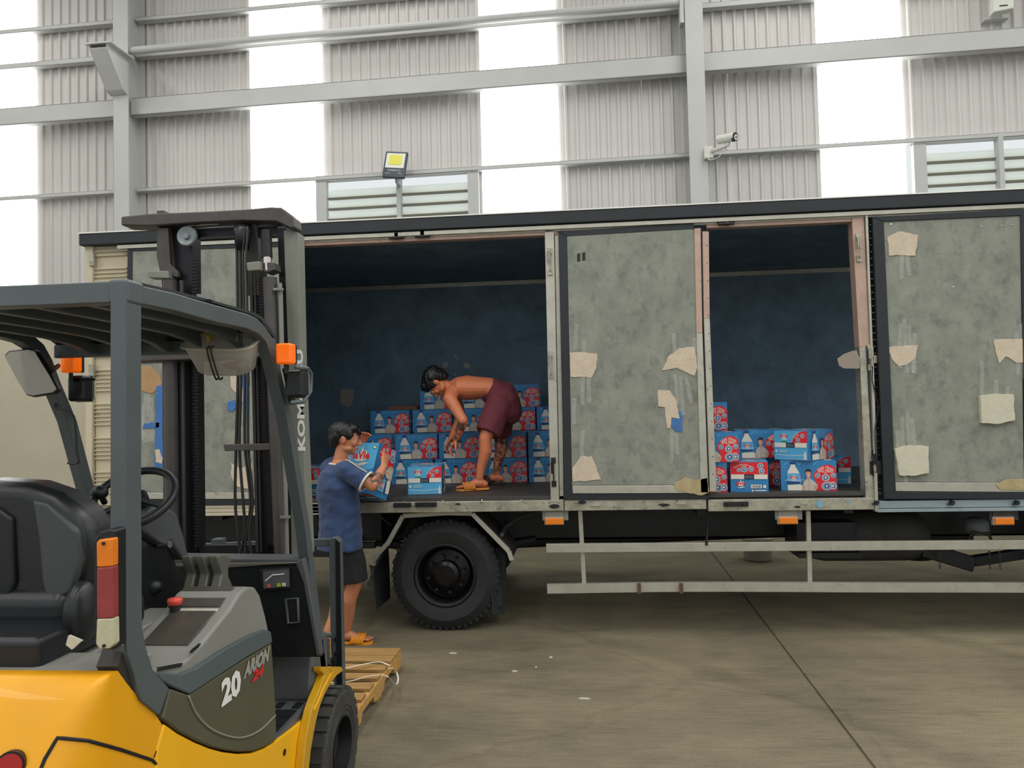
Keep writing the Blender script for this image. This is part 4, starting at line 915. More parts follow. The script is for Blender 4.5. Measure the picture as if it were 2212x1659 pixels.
q = bk.location; MB().lathe([(0.13, 0), (0.15, 0.015), (0.17, 0.24), (0.175, 0.25), (0.16, 0.25), (0.14, 0.02), (0.0001, 0.02)], q, 'z', 28).build('body', M('dusty_white_plastic', (170, 166, 146), 0.5), parent=bk, smooth=True)
MB().sweep([q+Vector((0.176*cos(a), 0.05*sin(a)-0.0, 0.22+0.0)) for a in [pi*i/10 for i in range(11)]], 0.003, n=6).build('handle', m_chrome, parent=bk)
# paper on the inner wall hangs there by itself
pp = T([(736, 839), (765, 841), (762, 872), (755, 880), (736, 873)], YB-0.006)
tag(MB().prism(pp, 'y', YB-0.012, YB-0.002).build('paper_sheet', M('grey_paper', (150, 145, 135), 0.85)), 'torn grey paper sheet stuck to the dark inner wall of the truck', 'paper')
# floodlight
fx, fz = wp(853, 355, W-0.45)
fl = root('floodlight', WT((fx, W-0.3, fz-0.22)), 'black square floodlight with a yellow panel above the louvres', 'lamp')
fo = Vector((fx, W-0.45, fz)); Rf = Euler((radians(-12), radians(6), 0)).to_matrix()
def FB(name, mb, mat, **k):
    mb.v = [fo + Rf @ v for v in mb.v]; return mb.build(name, mat, parent=fl, xf=WT, **k)
FB('housing', MB().box(-0.16, 0.16, 0, 0.05, -0.20, 0.20), M('floodlight_black', (30, 42, 52), 0.4), bevel=0.006)
for i in range(8): FB('cooling_fin', MB().box(-0.14+0.037*i, -0.134+0.037*i, 0.05, 0.09, -0.12, 0.16), M('floodlight_black', (0, 0, 0)))
FB('reflector', MB().prism([(-0.135, 0.17), (0.135, 0.17), (0.135, -0.06), (-0.135, -0.06)], 'y', -0.008, 0.002), m_slat, bevel=0.004)
FB('led_panel', MB().prism([(-0.09, 0.14), (0.09, 0.14), (0.09, -0.01), (-0.09, -0.01)], 'y', -0.012, -0.006), M('yellow_phosphor', (214, 208, 60), 0.4))
tx = MB(); tx.text('TARENCO', (0.0, -0.0015, -0.105), (1, 0, 0), (0, 0, 1), 0.03, bold=0.01); tx.text('150W', (-0.09, -0.0015, -0.15), (1, 0, 0), (0, 0, 1), 0.022); tx.text('IP66', (0.09, -0.0015, -0.15), (1, 0, 0), (0, 0, 1), 0.022)
FB('lettering', tx, M('pale_lettering', (170, 185, 195), 0.5))
MB().box(fx-0.02, fx+0.02, W-0.38, W-0.18, fz-0.24, fz-0.2).box(fx-0.015, fx+0.015, W-0.4, W-0.37, fz-0.24, fz).build('wall_bracket', m_steel, parent=fl, xf=WT)
# security camera
cx_, cz_ = wp(1545, 318, W-0.7)
sc_ = root('security_camera', WT((cx_-0.05, W-0.5, cz_)), 'white bullet security camera on the steel column', 'camera')
MW = M('white_camera_shell', (205, 205, 195), 0.4)
def SCm(n, mb, mt, **k): return mb.build(n, mt, parent=sc_, xf=WT, **k)
SCm('junction_box', MB().box(cx_-0.12, cx_+0.0, W-0.56, W-0.47, cz_-0.09, cz_+0.07), MW, bevel=0.01)
SCm('arm', MB().sweep([(cx_-0.02, W-0.56, cz_-0.0), (cx_+0.12, W-0.7, cz_-0.0), (cx_+0.17, W-0.72, cz_+0.01), (cx_+0.18, W-0.72, cz_+0.06)], [0.03, 0.022, 0.015, 0.015], n=10), MW, smooth=True)
dcam = Vector((0.5, -0.55, -0.12)).normalized(); c0 = Vector((cx_+0.06, W-0.62, cz_+0.115))
SCm('barrel', MB().cyl(c0, c0+dcam*0.24, 0.05, n=20), MW, bevel=0.004)
SCm('sun_hood', MB().sweep([c0+Vector((0, 0, 0.012)), c0+dcam*0.27+Vector((0, 0, 0.012))], [(0.058, 0.052)]*2, n=20, cap=False), MW)
SCm('lens_ring', MB().cyl(c0+dcam*0.24, c0+dcam*0.275, 0.052, 0.05, n=20), m_frame)
SCm('lens_glass', MB().cyl(c0+dcam*0.272, c0+dcam*0.28, 0.036, n=20), M('camera_window', (190, 200, 205), 0.1))
SCm('lens', MB().cyl(c0+dcam*0.279, c0+dcam*0.283, 0.013, n=14), m_frame)
SCm('cable', MB().sweep(curve3([(cx_-0.08, W-0.57, cz_-0.08), (cx_-0.05, W-0.6, cz_-0.13), (cx_+0.06, W-0.62, cz_-0.1), (cx_+0.09, W-0.63, cz_-0.02)], 5), 0.006, n=6), MW)
# small wall unit at the top right
ux, uz = wp(2163, 8, W-0.25)
wu = root('wall_speaker_box', WT((ux, W-0.15, uz)), 'cream wall-mounted box at the top right edge of the hall wall', 'box')
MB().prism([(ux-0.12, uz-0.13), (ux+0.13, uz-0.10), (ux+0.16, uz+0.35), (ux-0.09, uz+0.33)], 'y', W-0.3, W-0.16).build('casing', m_slat, parent=wu, xf=WT, bevel=0.02)
MB().box(ux-0.16, ux+0.14, W-0.16, W-0.04, uz-0.15, uz-0.13).build('shelf_bracket', m_steel, parent=wu, xf=WT)
MB().box(ux-0.05, ux+0.05, W-0.305, W-0.298, uz-0.06, uz-0.045).build('vent_slot', m_frame, parent=wu, xf=WT)
# ================================================================== FORKLIFT
FX = -1.13; FXL = -2.035
fk = root('forklift', (-1.62, 2.5, 0), 'yellow and grey electric forklift facing the truck, mast upright', 'forklift')
def K(name, mb, mats, parent=None, **k): return mb.build(name, mats, parent=parent or fk, **k)
def side(name, pts, X0, X1, mat, Xp=None, parent=None, **k):
    """a plate or box seen from its right side: outline in the plane X0, pushed in to X1"""
    return K(name, MB().prism(S(pts, X0 if Xp is None else Xp), 'x', X1, X0), mat, parent, **k)
# ---- counterweight: stacked outlines with rounded rear corners
def cw_ring(z_, yr, yf, xr=FX-0.005, xl=FXL, rc=0.2, n=9):
    pts = [(xr, yf)]
    for i in range(n+1):
        a = -pi/2*i/n; pts.append((xr-rc+rc*cos(a), yr+rc+rc*sin(a)))
    for i in range(n+1):
        a = -pi/2-pi/2*i/n; pts.append((xl+rc+rc*cos(a), yr+rc+rc*sin(a)))
    pts.append((xl, yf)); return [Vector((x, y, z_)) for x, y in pts]
zs = [(0.18, 1.50, 1.93, 0.16), (0.5, 1.50, 1.93, 0.17), (0.80, 1.53, 1.93, 0.17), (0.9, 1.565, 1.93, 0.15), (0.93, 1.575, 1.925, 0.14), (0.98, 1.60, 1.885, 0.12), (1.04, 1.63, 1.82, 0.085), (1.09, 1.655, 1.775, 0.055), (1.12, 1.675, 1.75, 0.035), (1.133, 1.69, 1.74, 0.02), (1.137, 1.70, 1.735, 0.012)]
rings = [cw_ring(z_, yr, yf, rc=min(rc, (yf-yr)*0.95)) for z_, yr, yf, rc in zs]
cwm = MB(); nr = len(rings[0]); vs = [p for r in rings for p in r]
fs = []
for i in range(len(rings)-1):
    for k in range(nr):
        k2 = (k+1) % nr; fs.append((i*nr+k, (i+1)*nr+k, (i+1)*nr+k2, i*nr+k2))
fs.append(tuple(range(nr))); fs.append(tuple((len(rings)-1)*nr+k for k in range(nr))[::-1])
cwm.add(vs, fs); cw_o = K('counterweight', cwm, m_yellow, fixn=True); auto_smooth(cw_o, 50)
bvh = BVHTree.FromPolygons([tuple(v) for v in vs], [tuple(f) for f in fs])
def on_cw(px, py, off=0.002):
    d = ray(px, py); h = bvh.ray_cast(Vector((0, 0, CAMH)), d.normalized())
    return (h[0]-d.normalized()*off) if h[0] is not None else None
def seam(pts, r=0.004):
    P_ = []
    for i in range(len(pts)-1):
        for t in range(6):
            P_.append((pts[i][0]+(pts[i+1][0]-pts[i][0])*t/6, pts[i][1]+(pts[i+1][1]-pts[i][1])*t/6))
    P_.append(pts[-1]); q = [on_cw(*p, off=0.0) for p in P_]; q = [v for v in q if v is not None]
    return MB().sweep(q, r, n=6).build('panel_seam', m_frame, parent=cw_o)
seam([(85, 1670), (97, 1640), (124, 1594), (190, 1600), (262, 1620), (328, 1642), (350, 1662)], 0.0045)
seam([(343, 1552), (354, 1563), (352, 1585), (332, 1636)], 0.0025)
c = on_cw(27, 1652, 0.0)
if c is not None:
    dr = (c-Vector((0, 0, CAMH))).normalized()
    nrm = Vector((0.25, -1, 0.15)).normalized()
    MB().cyl(c-nrm*0.004, c+nrm*0.012, 0.032, n=24).build('reflector_rim', m_dark, parent=cw_o)
    MB().cyl(c+nrm*0.006, c+nrm*0.016, 0.027, n=24).build('red_reflector', M('red_reflector', (170, 40, 36), 0.25), parent=cw_o)
# ---- lower chassis sides (yellow)
side('side_skirt', [(356, 1562), (385, 1583), (423, 1603), (455, 1616), (484, 1624), (515, 1628), (545, 1626), (572, 1616), (596, 1601), (620, 1583), (640, 1567), (658, 1552), (673, 1536), (668, 1575), (660, 1640), (655, 1700), (640, 2000), (300, 2300), (340, 1620)], FX, FXL, m_yellow2, bevel=0.008)
side('chassis', [(350, 1700), (650, 1700), (655, 1900), (360, 2200)], FX-0.02, FXL+0.02, m_frame)
for px, py in ((650, 1582), (614, 1625)):
    p = at(px, py, X=FX); K('bolt_recess', MB().cyl((FX-0.001, p.y, p.z), (FX+0.003, p.y, p.z), 0.012, n=14), m_frame)
# ---- olive side cover with numbers
cov = side('side_cover', [(366, 1487), (407, 1501), (470, 1460), (530, 1422), (585, 1389), (594, 1527), (596, 1598), (572, 1613), (545, 1623), (515, 1624), (484, 1620), (455, 1613), (423, 1600), (385, 1580), (349, 1552)], FX+0.004, FX-0.04, m_olive, Xp=FX, bevel=0.006)
cov['label'] = 'olive grey side cover carrying the number 20'
MB().sweep(curve3([at(x, y, X=FX+0.006) for x, y in ((407, 1503), (425, 1543), (455, 1574), (495, 1591), (530, 1592), (565, 1575), (595, 1545))], 5), 0.0035, n=6).build('cover_moulding', M('pale_olive_edge', (138, 138, 118), 0.5), parent=cov, smooth=True)
side('cover_rail', [(330, 1452), (389, 1455), (420, 1444), (484, 1402), (540, 1372), (572, 1360), (583, 1364), (586, 1388), (530, 1420), (470, 1459), (407, 1500), (366, 1482), (345, 1470)], FX+0.006, FX-0.05, m_gtrim, Xp=FX, bevel=0.006)
def side_text(word, px, py, px2, py2, size_px, mat, name, bold=0.02, shear=0.0, sx=1.0):
    a = at(px, py, X=FX+0.006); b = at(px2, py2, X=FX+0.006); u = (b-a); L = u.length; u.normalize()
    c = at(px, py-size_px, X=FX+0.006); sz = abs(c.z-a.z); up = Vector((0, 0, 1))
    vs, fs_ = text_geo(word, bold, shear); wd = max(v.x for v in vs)-min(v.x for v in vs)
    mb = MB(); mb.text(word, a+u*(L/2)+Vector((0.0008, 0, 0)), u, up, sz, bold=bold, shear=shear, sx=L/(wd*sz))
    mb.f = [f for f in mb.f]; return mb.build(name, mat, parent=cov)
side_text('20', 478, 1525, 520, 1493, 54, m_white, 'number_marking', 0.05)
side_text('ARION', 524, 1467, 582, 1423, 30, m_greyprint, 'model_marking', 0.06, 0.35)
side_text('24', 542, 1475, 569, 1456, 22, m_redprint, 'voltage_marking', 0.05, 0.3)
# ---- console: light grey ramp with touch area
con = side('console', [(250, 1462), (300, 1440), (345, 1440), (400, 1428), (429, 1400), (462, 1360), (499, 1314), (520, 1280), (535, 1267), (552, 1268), (563, 1285), (575, 1330), (583, 1368), (500, 1420), (400, 1480), (300, 1490)], FX-0.012, FX-0.24, m_console, bevel=0.012)
def on_console(px0, py0, px1, py1, a, b, name, mat, th=0.006):
    """a thin pad lying on the ramp between two side-view points, from x=a to x=b"""
    p = at(px0, py0, X=FX-0.012); q = at(px1, py1, X=FX-0.012)
    d = Vector((0, q.y-p.y, q.z-p.z)); n = Vector((0, -d.z, d.y)).normalized()
    vs = [Vector((a, p.y, p.z)), Vector((b, p.y, p.z)), Vector((b, q.y, q.z)), Vector((a, q.y, q.z))]
    mb = MB().add(vs+[v+n*th for v in vs], [(3, 2, 1, 0), (4, 5, 6, 7), (0, 1, 5, 4), (1, 2, 6, 5), (2, 3, 7, 6), (3, 0, 4, 7)])
    return mb.build(name, mat, parent=con, bevel=0.003, fixn=True)
on_console(433, 1396, 492, 1322, FX-0.05, FX-0.20, 'control_panel', m_consoled)
on_console(470, 1350, 497, 1317, FX-0.05, FX-0.20, 'silver_plate', M('silver_film', (215, 210, 195), 0.3, metal=0.3, bump=0.8, bscale=25))
on_console(500, 1312, 532, 1268, FX-0.05, FX-0.23, 'armrest_top', m_consoled, 0.004)
side('console_slot', [(345, 1442), (395, 1432), (392, 1440), (342, 1450)], FX-0.008, FX-0.2, m_dark, parent=con)
for k in range(3): side('speaker_slot', [(412+6*k, 1410-5*k), (420+6*k, 1400-5*k), (423+6*k, 1400-5*k), (415+6*k, 1411-5*k)], FX-0.008, FX-0.014, m_dark, parent=con)
p = at(378, 1314, X=FX-0.19)
K('emergency_button', MB().lathe([(0.014, 0), (0.014, 0.03), (0.020, 0.032), (0.024, 0.044), (0.022, 0.052), (0.0001, 0.054)], p+Vector((0, 0, -0.02)), 'z', 20), M('red_button', (224, 78, 64), 0.4), smooth=True)
K('button_stem', MB().cyl(p+Vector((0, 0, -0.12)), p+Vector((0, 0, 0.01)), 0.017, n=14), m_dark)
# ---- hydraulic levers, moulded black grips side by side
for k, (px, dx) in enumerate(((478, 0), (452, 0), (424, 0))):
    X_ = FX-0.16-0.05*k; Yl = 2.47
    prof = [(px-18, 1200), (px+2, 1198), (px+10, 1202), (px+12, 1212), (px+6, 1228), (px+6, 1244), (px+14, 1262), (px+16, 1268), (px-4, 1276), (px-16, 1290), (px-24, 1290), (px-14, 1268), (px-8, 1240), (px-14, 1222), (px-18, 1210)]
    K('control_lever', MB().prism([(at(x, y, X=FX-0.16).y+0.0, at(x, y, X=FX-0.16).z) for x, y in [(a-(px-478), b) for a, b in prof]], 'x', X_-0.018, X_+0.018), M('soft_black_grip', (96, 96, 88), 0.35, var=0.1, scale=20), bevel=0.008, seg=3)
# ---- seat
bx = lambda x0, x1, y0, y1, z0, z1: MB().box(x0, x1, y0, y1, z0, z1)
def rb(name, x0, x1, y0, y1, z0, z1, mat, r=0.05, seg=5, parent=None, tilt=0.0, piv=None):
    mb = bx(x0, x1, y0, y1, z0, z1)
    if tilt:
        pv = Vector(piv or ((x0+x1)/2, (y0+y1)/2, z0)); R = Matrix.Rotation(tilt, 3, 'X'); mb.v = [pv+R @ (v-pv) for v in mb.v]
    return K(name, mb, mat, parent, bevel=r, seg=seg)
def seat_shell():
    # backrest seen from behind, rounded shoulders: outline in X-Z, thick in Y
    o = at(215, 1130, Y=2.02).x
    pts = [(o-0.62, 1.17), (o-0.66, 1.35), (o-0.62, 1.5), (o-0.5, 1.575), (o-0.33, 1.585), (o-0.2, 1.575), (o-0.11, 1.545), (o-0.045, 1.50), (o-0.005, 1.45), (o+0.008, 1.40), (o-0.002, 1.34), (o-0.03, 1.27), (o-0.07, 1.22), (o-0.09, 1.17)]
    return MB().prism(pts, 'y', 1.98, 2.12), o
sm, so = seat_shell()
seat = K('seat', sm, m_vinyl, bevel=0.045, seg=5); seat['label'] = 'black vinyl operator seat'
MB().prism([(so-0.6, 1.27), (so-0.6, 1.5), (so-0.27, 1.51), (so-0.225, 1.48), (so-0.215, 1.3), (so-0.235, 1.255)], 'y', 1.966, 2.0).build('back_panel', m_dark, parent=seat, bevel=0.012, seg=3)
MB().prism([(so-0.17, 1.53), (so-0.12, 1.52), (so-0.03, 1.44), (so-0.02, 1.36), (so-0.05, 1.27), (so-0.12, 1.23), (so-0.14, 1.3), (so-0.15, 1.42)], 'y', 1.968, 2.0).build('side_bolster', M('grey_black_vinyl', (66, 70, 72), 0.42, bump=0.05, bscale=90), parent=seat, bevel=0.012, seg=4)
rb('seat_cushion', so-0.62, so-0.05, 1.95, 2.22, 1.16, 1.28, m_vinyl, 0.05, parent=seat)
pc = at(178, 1322, Y=1.95)
MB().ell(pc, (0.042, 0.06, 0.085), n=24, h=16).build('hip_bolster', m_vinyl, parent=seat, smooth=True)
rb('seat_base', so-0.62, so+0.0, 1.78, 2.25, 1.11, 1.2, m_dark, 0.02, parent=seat)
MB().prism([(at(x, y, Y=1.78).x, at(x, y, Y=1.78).z) for x, y in ((150, 1372), (178, 1384), (158, 1402), (145, 1392))], 'y', 1.775, 1.785).build('torn_foam', m_foam, parent=seat)
# deck under the seat
K('battery_deck', bx(FXL+0.02, FX-0.015, 1.72, 1.90, 1.0, 1.128).box(FXL+0.02, FX-0.24, 1.90, 2.45, 1.0, 1.10), m_console, bevel=0.006)
K('battery_case', bx(FXL+0.02, FX-0.05, 1.86, 2.62, 0.25, 1.0), m_dark)
# ---- overhead guard
outer = [(274, 609), (380, 634), (470, 660), (535, 678), (556, 688), (574, 706), (588, 728), (599, 762), (610, 812), (632, 900), (672, 1150), (705, 1441), (706, 1455), (694, 1455), (693, 1441), (661, 1150), (619, 900), (597, 812), (585, 765), (575, 738), (560, 722), (535, 710), (470, 697), (380, 672), (274, 650)]
gmats = m_guard
g1_ = side('guard_side_frame', outer, FX+0.0, FX-0.045, gmats, bevel=0.004)
side('guard_side_frame', outer, FXL-0.0, FXL-0.045, gmats, Xp=FX, bevel=0.004)
# rear posts with curved feet
rp = [(272, 612), (306, 618), (306, 1200), (308, 1355), (316, 1399), (331, 1447), (366, 1487), (345, 1545), (306, 1513), (297, 1492), (290, 1454), (276, 1412), (272, 1370)]
side('guard_rear_post', [(x, y) for x, y in rp], FX+0.004, FX-0.038, gmats, Xp=FX+0.004, bevel=0.003)
side('guard_rear_post', [(x, y) for x, y in rp], FXL, FXL-0.038, gmats, Xp=FX, bevel=0.003)
side('post_foot_web', [(276, 1400), (300, 1460), (345, 1545), (330, 1535), (285, 1490), (262, 1440)], FX-0.01, FX-0.065, M('dark_brown_foot', (52, 48, 42), 0.6, var=0.2, scale=10), Xp=FX)  # rear side of the post foot, browner and darker than the guard paint
y0r = at(272, 620, X=FX).y
K('guard_corner_cap', bx(FX-0.046, FX+0.008, y0r-0.006, y0r+0.07, at(272, 655, X=FX).z, at(272, 605, X=FX).z+0.004), gmats, bevel=0.01)
K('guard_rear_bar', bx(FXL-0.04, FX-0.04, y0r, y0r+0.05, 2.045, 2.10), gmats, bevel=0.004)
yc = 2.72; zc_ = at(350, 766, Y=yc).z; zc1 = at(350, 737, Y=yc).z
K('guard_front_bar', bx(FXL, FX-0.02, yc, yc+0.03, zc_, zc1), gmats, bevel=0.004)
for x in [FXL+0.02+0.152*i for i in range(1, 6)]:
    pts = [(y0r+0.04, 2.045), (2.2, 2.045), (2.45, 2.04), (2.6, 2.025), (2.68, 2.0), (2.72, zc_+0.01)]
    top = [(a, b+0.045) for a, b in pts]; top[-1] = (2.735, zc1)
    K('guard_roof_bar', MB().prism(pts+top[::-1], 'x', x-0.012, x+0.012), gmats, bevel=0.003)
side('roof_cover', [(290, 607), (380, 628), (470, 652), (545, 673), (567, 684), (599, 730), (596, 735), (563, 690), (540, 678), (470, 657), (290, 612)], FX-0.02, FXL, M('dark_cover_plate', (48, 50, 52), 0.5), Xp=FX-0.02)
for x, y in ((445, 645),): 
    p = at(x, y, X=FX-0.03); K('cover_clip', bx(p.x-0.02, p.x+0.02, p.y-0.02, p.y+0.02, p.z-0.005, p.z+0.012), m_console)
# ---- lamps
def corner_lamp(px, py, X_, sgn, lens_only=False):
    p = at(px, py, X=X_+0.05*sgn) if sgn > 0 else at(px, py, Y=2.80)
    o = K('turn_signal', MB().box(p.x-0.03, p.x+0.03, p.y-0.025, p.y+0.03, p.z-0.042, p.z+0.036), m_amber2, bevel=0.01, seg=3); o['label'] = 'amber turn signal'
    MB().box(p.x-0.028, p.x+0.028, p.y+0.03, p.y+0.045, p.z-0.04, p.z+0.034).build('lamp_back', m_dark, parent=o, bevel=0.005)
    MB().cyl((p.x, p.y, p.z-0.075), (p.x, p.y, p.z-0.04), 0.008, n=8).build('lamp_stem', m_frame, parent=o)
    return p
p = corner_lamp(617, 763, FX, 1); p2_ = corner_lamp(153, 783, FXL, -1)
def headlamp(c):
    o = K('headlamp', MB().box(c.x-0.035, c.x+0.035, c.y-0.03, c.y+0.05, c.z-0.055, c.z+0.05), m_dark, bevel=0.014, seg=4)
    MB().box(c.x-0.03, c.x+0.03, c.y+0.05, c.y+0.06, c.z-0.045, c.z+0.04).build('lamp_glass', m_clearlens, parent=o, bevel=0.004)
    MB().box(c.x-0.037, c.x+0.037, c.y+0.028, c.y+0.036, c.z-0.057, c.z+0.052).build('lamp_rim', m_darkgrey, parent=o, bevel=0.012, seg=3)
    return o
headlamp(at(641, 828, X=FX+0.06)); headlamp(at(172, 838, Y=2.84))
K('lamp_bracket', MB().prism(S([(612, 796), (621, 796), (637, 872), (628, 874)], FX+0.02), 'x', FX+0.015, FX+0.025), m_dark)
c = at(648, 830, X=FX+0.09)
K('lamp_guard_loop', MB().sweep([at(x, y, X=FX+0.09) for x, y in ((640, 794), (664, 796), (672, 806), (671, 845), (655, 868), (630, 870))], 0.008, n=8), m_gtrim, smooth=True)
K('lamp_bracket', MB().box(p2_.x+0.0, p2_.x+0.09, p2_.y+0.01, p2_.y+0.02, p2_.z-0.075, p2_.z-0.065), m_dark)
# mirror at left front
mo = at(68, 805, Y=2.62)
mp_ = [(8, 768), (18, 757), (62, 752), (76, 756), (112, 815), (126, 843), (118, 850), (72, 858), (56, 854), (40, 828)]
mir = K('side_mirror', MB().prism(T(mp_, 2.60), 'y', 2.60, 2.625), m_dark, bevel=0.006); 
gx = sum(a for a, b in mp_)/len(mp_); gy = sum(b for a, b in mp_)/len(mp_)
MB().prism(T([(gx+(a-gx)*0.94, gy+(b-gy)*0.93) for a, b in mp_], 2.60), 'y', 2.597, 2.603).build('mirror_glass', M('mirror_glass', (158, 154, 142), 0.3, metal=0.25), parent=mir)  # the grey-beige reflection is put into the glass colour
K('mirror_arm', MB().sweep([at(112, 800, Y=2.62), at(125, 790, Y=2.72)], 0.01, n=8), m_dark)
K('lamp_cable', MB().sweep(curve3([at(x, y, Y=2.75) for x, y in ((118, 872), (122, 882), (140, 886), (158, 897), (162, 920), (165, 970), (170, 996), (160, 1002), (146, 1000))], 4), 0.0045, n=6), m_hose)
# tail lamp cluster on the rear post
ty_ = 1.70
def TL(pts, y0, y1, nm, mt, **k): return K(nm, MB().prism(T(pts, ty_), 'y', y0, y1), mt, **k)
hs = TL([(198, 1168), (212, 1150), (235, 1143), (247, 1146), (248, 1400), (240, 1406), (215, 1405), (200, 1385)], ty_+0.004, ty_+0.05, 'tail_lamp_housing', m_dark, bevel=0.006)
for pts, mt, nm in (([(207, 1172), (213, 1166), (243, 1163), (243, 1224), (208, 1226)], m_amber, 'amber_lens'), ([(208, 1226), (243, 1224), (244, 1336), (208, 1337)], m_redlens, 'red_lens'), ([(208, 1337), (245, 1336), (246, 1392), (236, 1402), (214, 1402), (206, 1392)], m_clearlens, 'clear_lens')):
    MB().prism(T(pts, ty_-0.015), 'y', ty_-0.015, ty_+0.01).build(nm, mt, parent=hs, bevel=0.004)
for px, py in ((224, 1174), (225, 1395)):
    q = at(px, py, Y=ty_-0.016); MB().cyl(q+Vector((0, -0.003, 0)), q+Vector((0, 0.003, 0)), 0.004, n=8).build('lens_screw', m_dark, parent=hs)
side('lamp_side_plate', [(245, 1160), (277, 1142), (306, 1150), (306, 1330), (290, 1412), (270, 1410), (246, 1404)], FX-0.002, FX-0.008, gmats, Xp=FX-0.002)
side('side_lens', [(252, 1172), (268, 1166), (270, 1200), (256, 1212)], FX+0.002, FX-0.02, M('deep_amber_lens', (225, 84, 30), 0.25), Xp=FX+0.002)
side('side_lens', [(254, 1350), (266, 1348), (266, 1394), (255, 1396)], FX+0.002, FX-0.02, m_clearlens, Xp=FX+0.002)
# ---- steering
swc = at(288, 1075, Y=2.42); swr = 0.135; tn = Vector((0.05, -0.62, 0.78)).normalized(); e1 = tn.cross(Vector((1, 0, 0))).normalized(); e2 = tn.cross(e1)
K('steering_wheel', MB().sweep([swc+e1*swr*cos(2*pi*i/40)+e2*swr*sin(2*pi*i/40) for i in range(40)], 0.014, n=10, closed=True), m_dark, smooth=True)
hub = MB().cyl(swc-tn*0.03, swc+tn*0.005, 0.035, n=16)
for a in (0.5, 2.4, 4.4): hub.sweep([swc, swc+(e1*cos(a)+e2*sin(a))*swr], [0.012, 0.008], n=8)
K('wheel_hub', hub, m_dark)
kp = at(215, 1064, Y=2.38); K('spinner_knob', MB().ell(kp, (0.028, 0.028, 0.024), n=16, h=10).cyl(kp-tn*0.05, kp, 0.01, n=8), m_dark, smooth=True)
K('steering_column', MB().cyl(swc, swc+Vector((0, 0.35, -0.55)), 0.045, n=16), m_dark)
hx = -1.45
side('dash_hood', [(300, 1140), (318, 1108), (338, 1094), (372, 1100), (384, 1110), (396, 1150), (410, 1205), (398, 1210), (370, 1168), (355, 1178)], hx, hx-0.36, m_darkgrey, Xp=hx, bevel=0.012, seg=3)
side('hood_underside', [(300, 1142), (355, 1180), (370, 1170), (398, 1212), (400, 1290), (380, 1330), (310, 1335)], hx-0.03, hx-0.33, m_dark, Xp=hx, bevel=0.01)
q = at(357, 1178, X=hx+0.01); K('key_switch', MB().cyl(q+Vector((-0.02, 0, 0)), q+Vector((0.02, -0.005, 0.005)), 0.013, n=14), m_chrome)
K('column_knob', MB().ell(at(322, 1268, X=-1.5), (0.05, 0.03, 0.03), n=14, h=8), m_dark, smooth=True)
# ---- front dash panel
YD = 2.97
dash = K('front_panel', MB().prism(T([(250, 1225), (480, 1222), (655, 1222), (694, 1420), (600, 1420), (250, 1420)], YD), 'y', YD, YD+0.04), m_dark, bevel=0.006)
K('dash_shelf', MB().add([at(480, 1200, Y=YD+0.12), at(648, 1206, Y=YD+0.12), at(655, 1222, Y=YD-0.01), at(640, 1216, Y=YD-0.01), at(490, 1226, Y=YD-0.01), at(250, 1222, Y=YD-0.01), at(250, 1196, Y=YD+0.12)], [(0, 1, 2, 3, 4, 5, 6)]), M('dusty_dash_shelf', (96, 92, 80), 0.6, var=0.2, scale=10))
K('dash_shelf_body', MB().prism(T([(250, 1205), (648, 1210), (660, 1230), (250, 1235)], YD+0.02), 'y', YD+0.02, YD+0.14), m_darkgrey)
K('dash_edge', MB().prism(T([(638, 1215), (654, 1206), (662, 1240), (694, 1415), (684, 1418), (655, 1260)], YD-0.01), 'y', YD-0.012, YD+0.03), m_darkgrey, bevel=0.006)
dsp = MB().prism(T([(562, 1230), (626, 1226), (628, 1271), (566, 1276)], YD-0.012), 'y', YD-0.02, YD).build('display_frame', m_frame, parent=dash, bevel=0.003)
MB().prism(T([(568, 1234), (624, 1230), (625, 1267), (570, 1271)], YD-0.022), 'y', YD-0.024, YD-0.02).build('display', M('display_grey', (92, 92, 96), 0.3), parent=dash)
for pts, mt in (([(577, 1262), (584, 1262), (584, 1269), (577, 1269)], M('pink_key', (220, 90, 100), 0.4)), ([(598, 1260), (606, 1260), (606, 1267), (598, 1267)], M('green_key', (150, 190, 50), 0.4)), ([(609, 1259), (617, 1259), (617, 1266), (609, 1266)], M('white_key', (205, 205, 190), 0.4)), ([(572, 1254), (588, 1241), (614, 1239), (614, 1241), (589, 1243), (574, 1256)], m_white)):
    MB().prism(T(pts, YD-0.026), 'y', YD-0.027, YD-0.023).build('display_mark', mt, parent=dash)
pk = MB().sweep([at(x, y, Y=YD-0.005) for x, y in ((618, 1294), (643, 1292), (646, 1344), (622, 1346))], 0.006, n=8, closed=True); pk.build('pocket_rim', m_darkgrey, parent=dash, smooth=True)
MB().prism(T([(620, 1296), (641, 1294), (644, 1342), (624, 1344)], YD-0.003), 'y', YD-0.004, YD).build('pocket', m_frame, parent=dash)
# ---- step, hump, fender
zs_ = 0.56
stp = K('step_plate', MB().prism([(2.66, 0), (3.12, 0)][:0] or [(FX-0.01, 2.655), (FX-0.01, 2.93), (FX-0.03, 3.06), (FX-0.1, 3.1), (FX-0.7, 3.1), (FX-0.7, 2.655)], 'z', zs_-0.03, zs_), m_darkgrey, bevel=0.004)
for i in range(4):
    for j in range(4):
        y_ = 2.70+0.085*i; MB().box(FX-0.06-0.075*j, FX-0.035-0.075*j-0.02+0.025, y_, y_+0.055, zs_, zs_+0.004).build('tread_bar', m_dark, parent=stp)
hm = K('wheel_hump', MB().prism([(3.03, zs_-0.01), (3.03, zs_+0.02), (3.06, 0.74), (3.09, 0.79), (3.2, 0.805), (3.24, 0.79), (3.24, zs_)], 'x', FX-0.0, FX-0.5), M('worn_black_plastic', (88, 90, 90), 0.35, var=0.1, scale=8), bevel=0.025, seg=4)
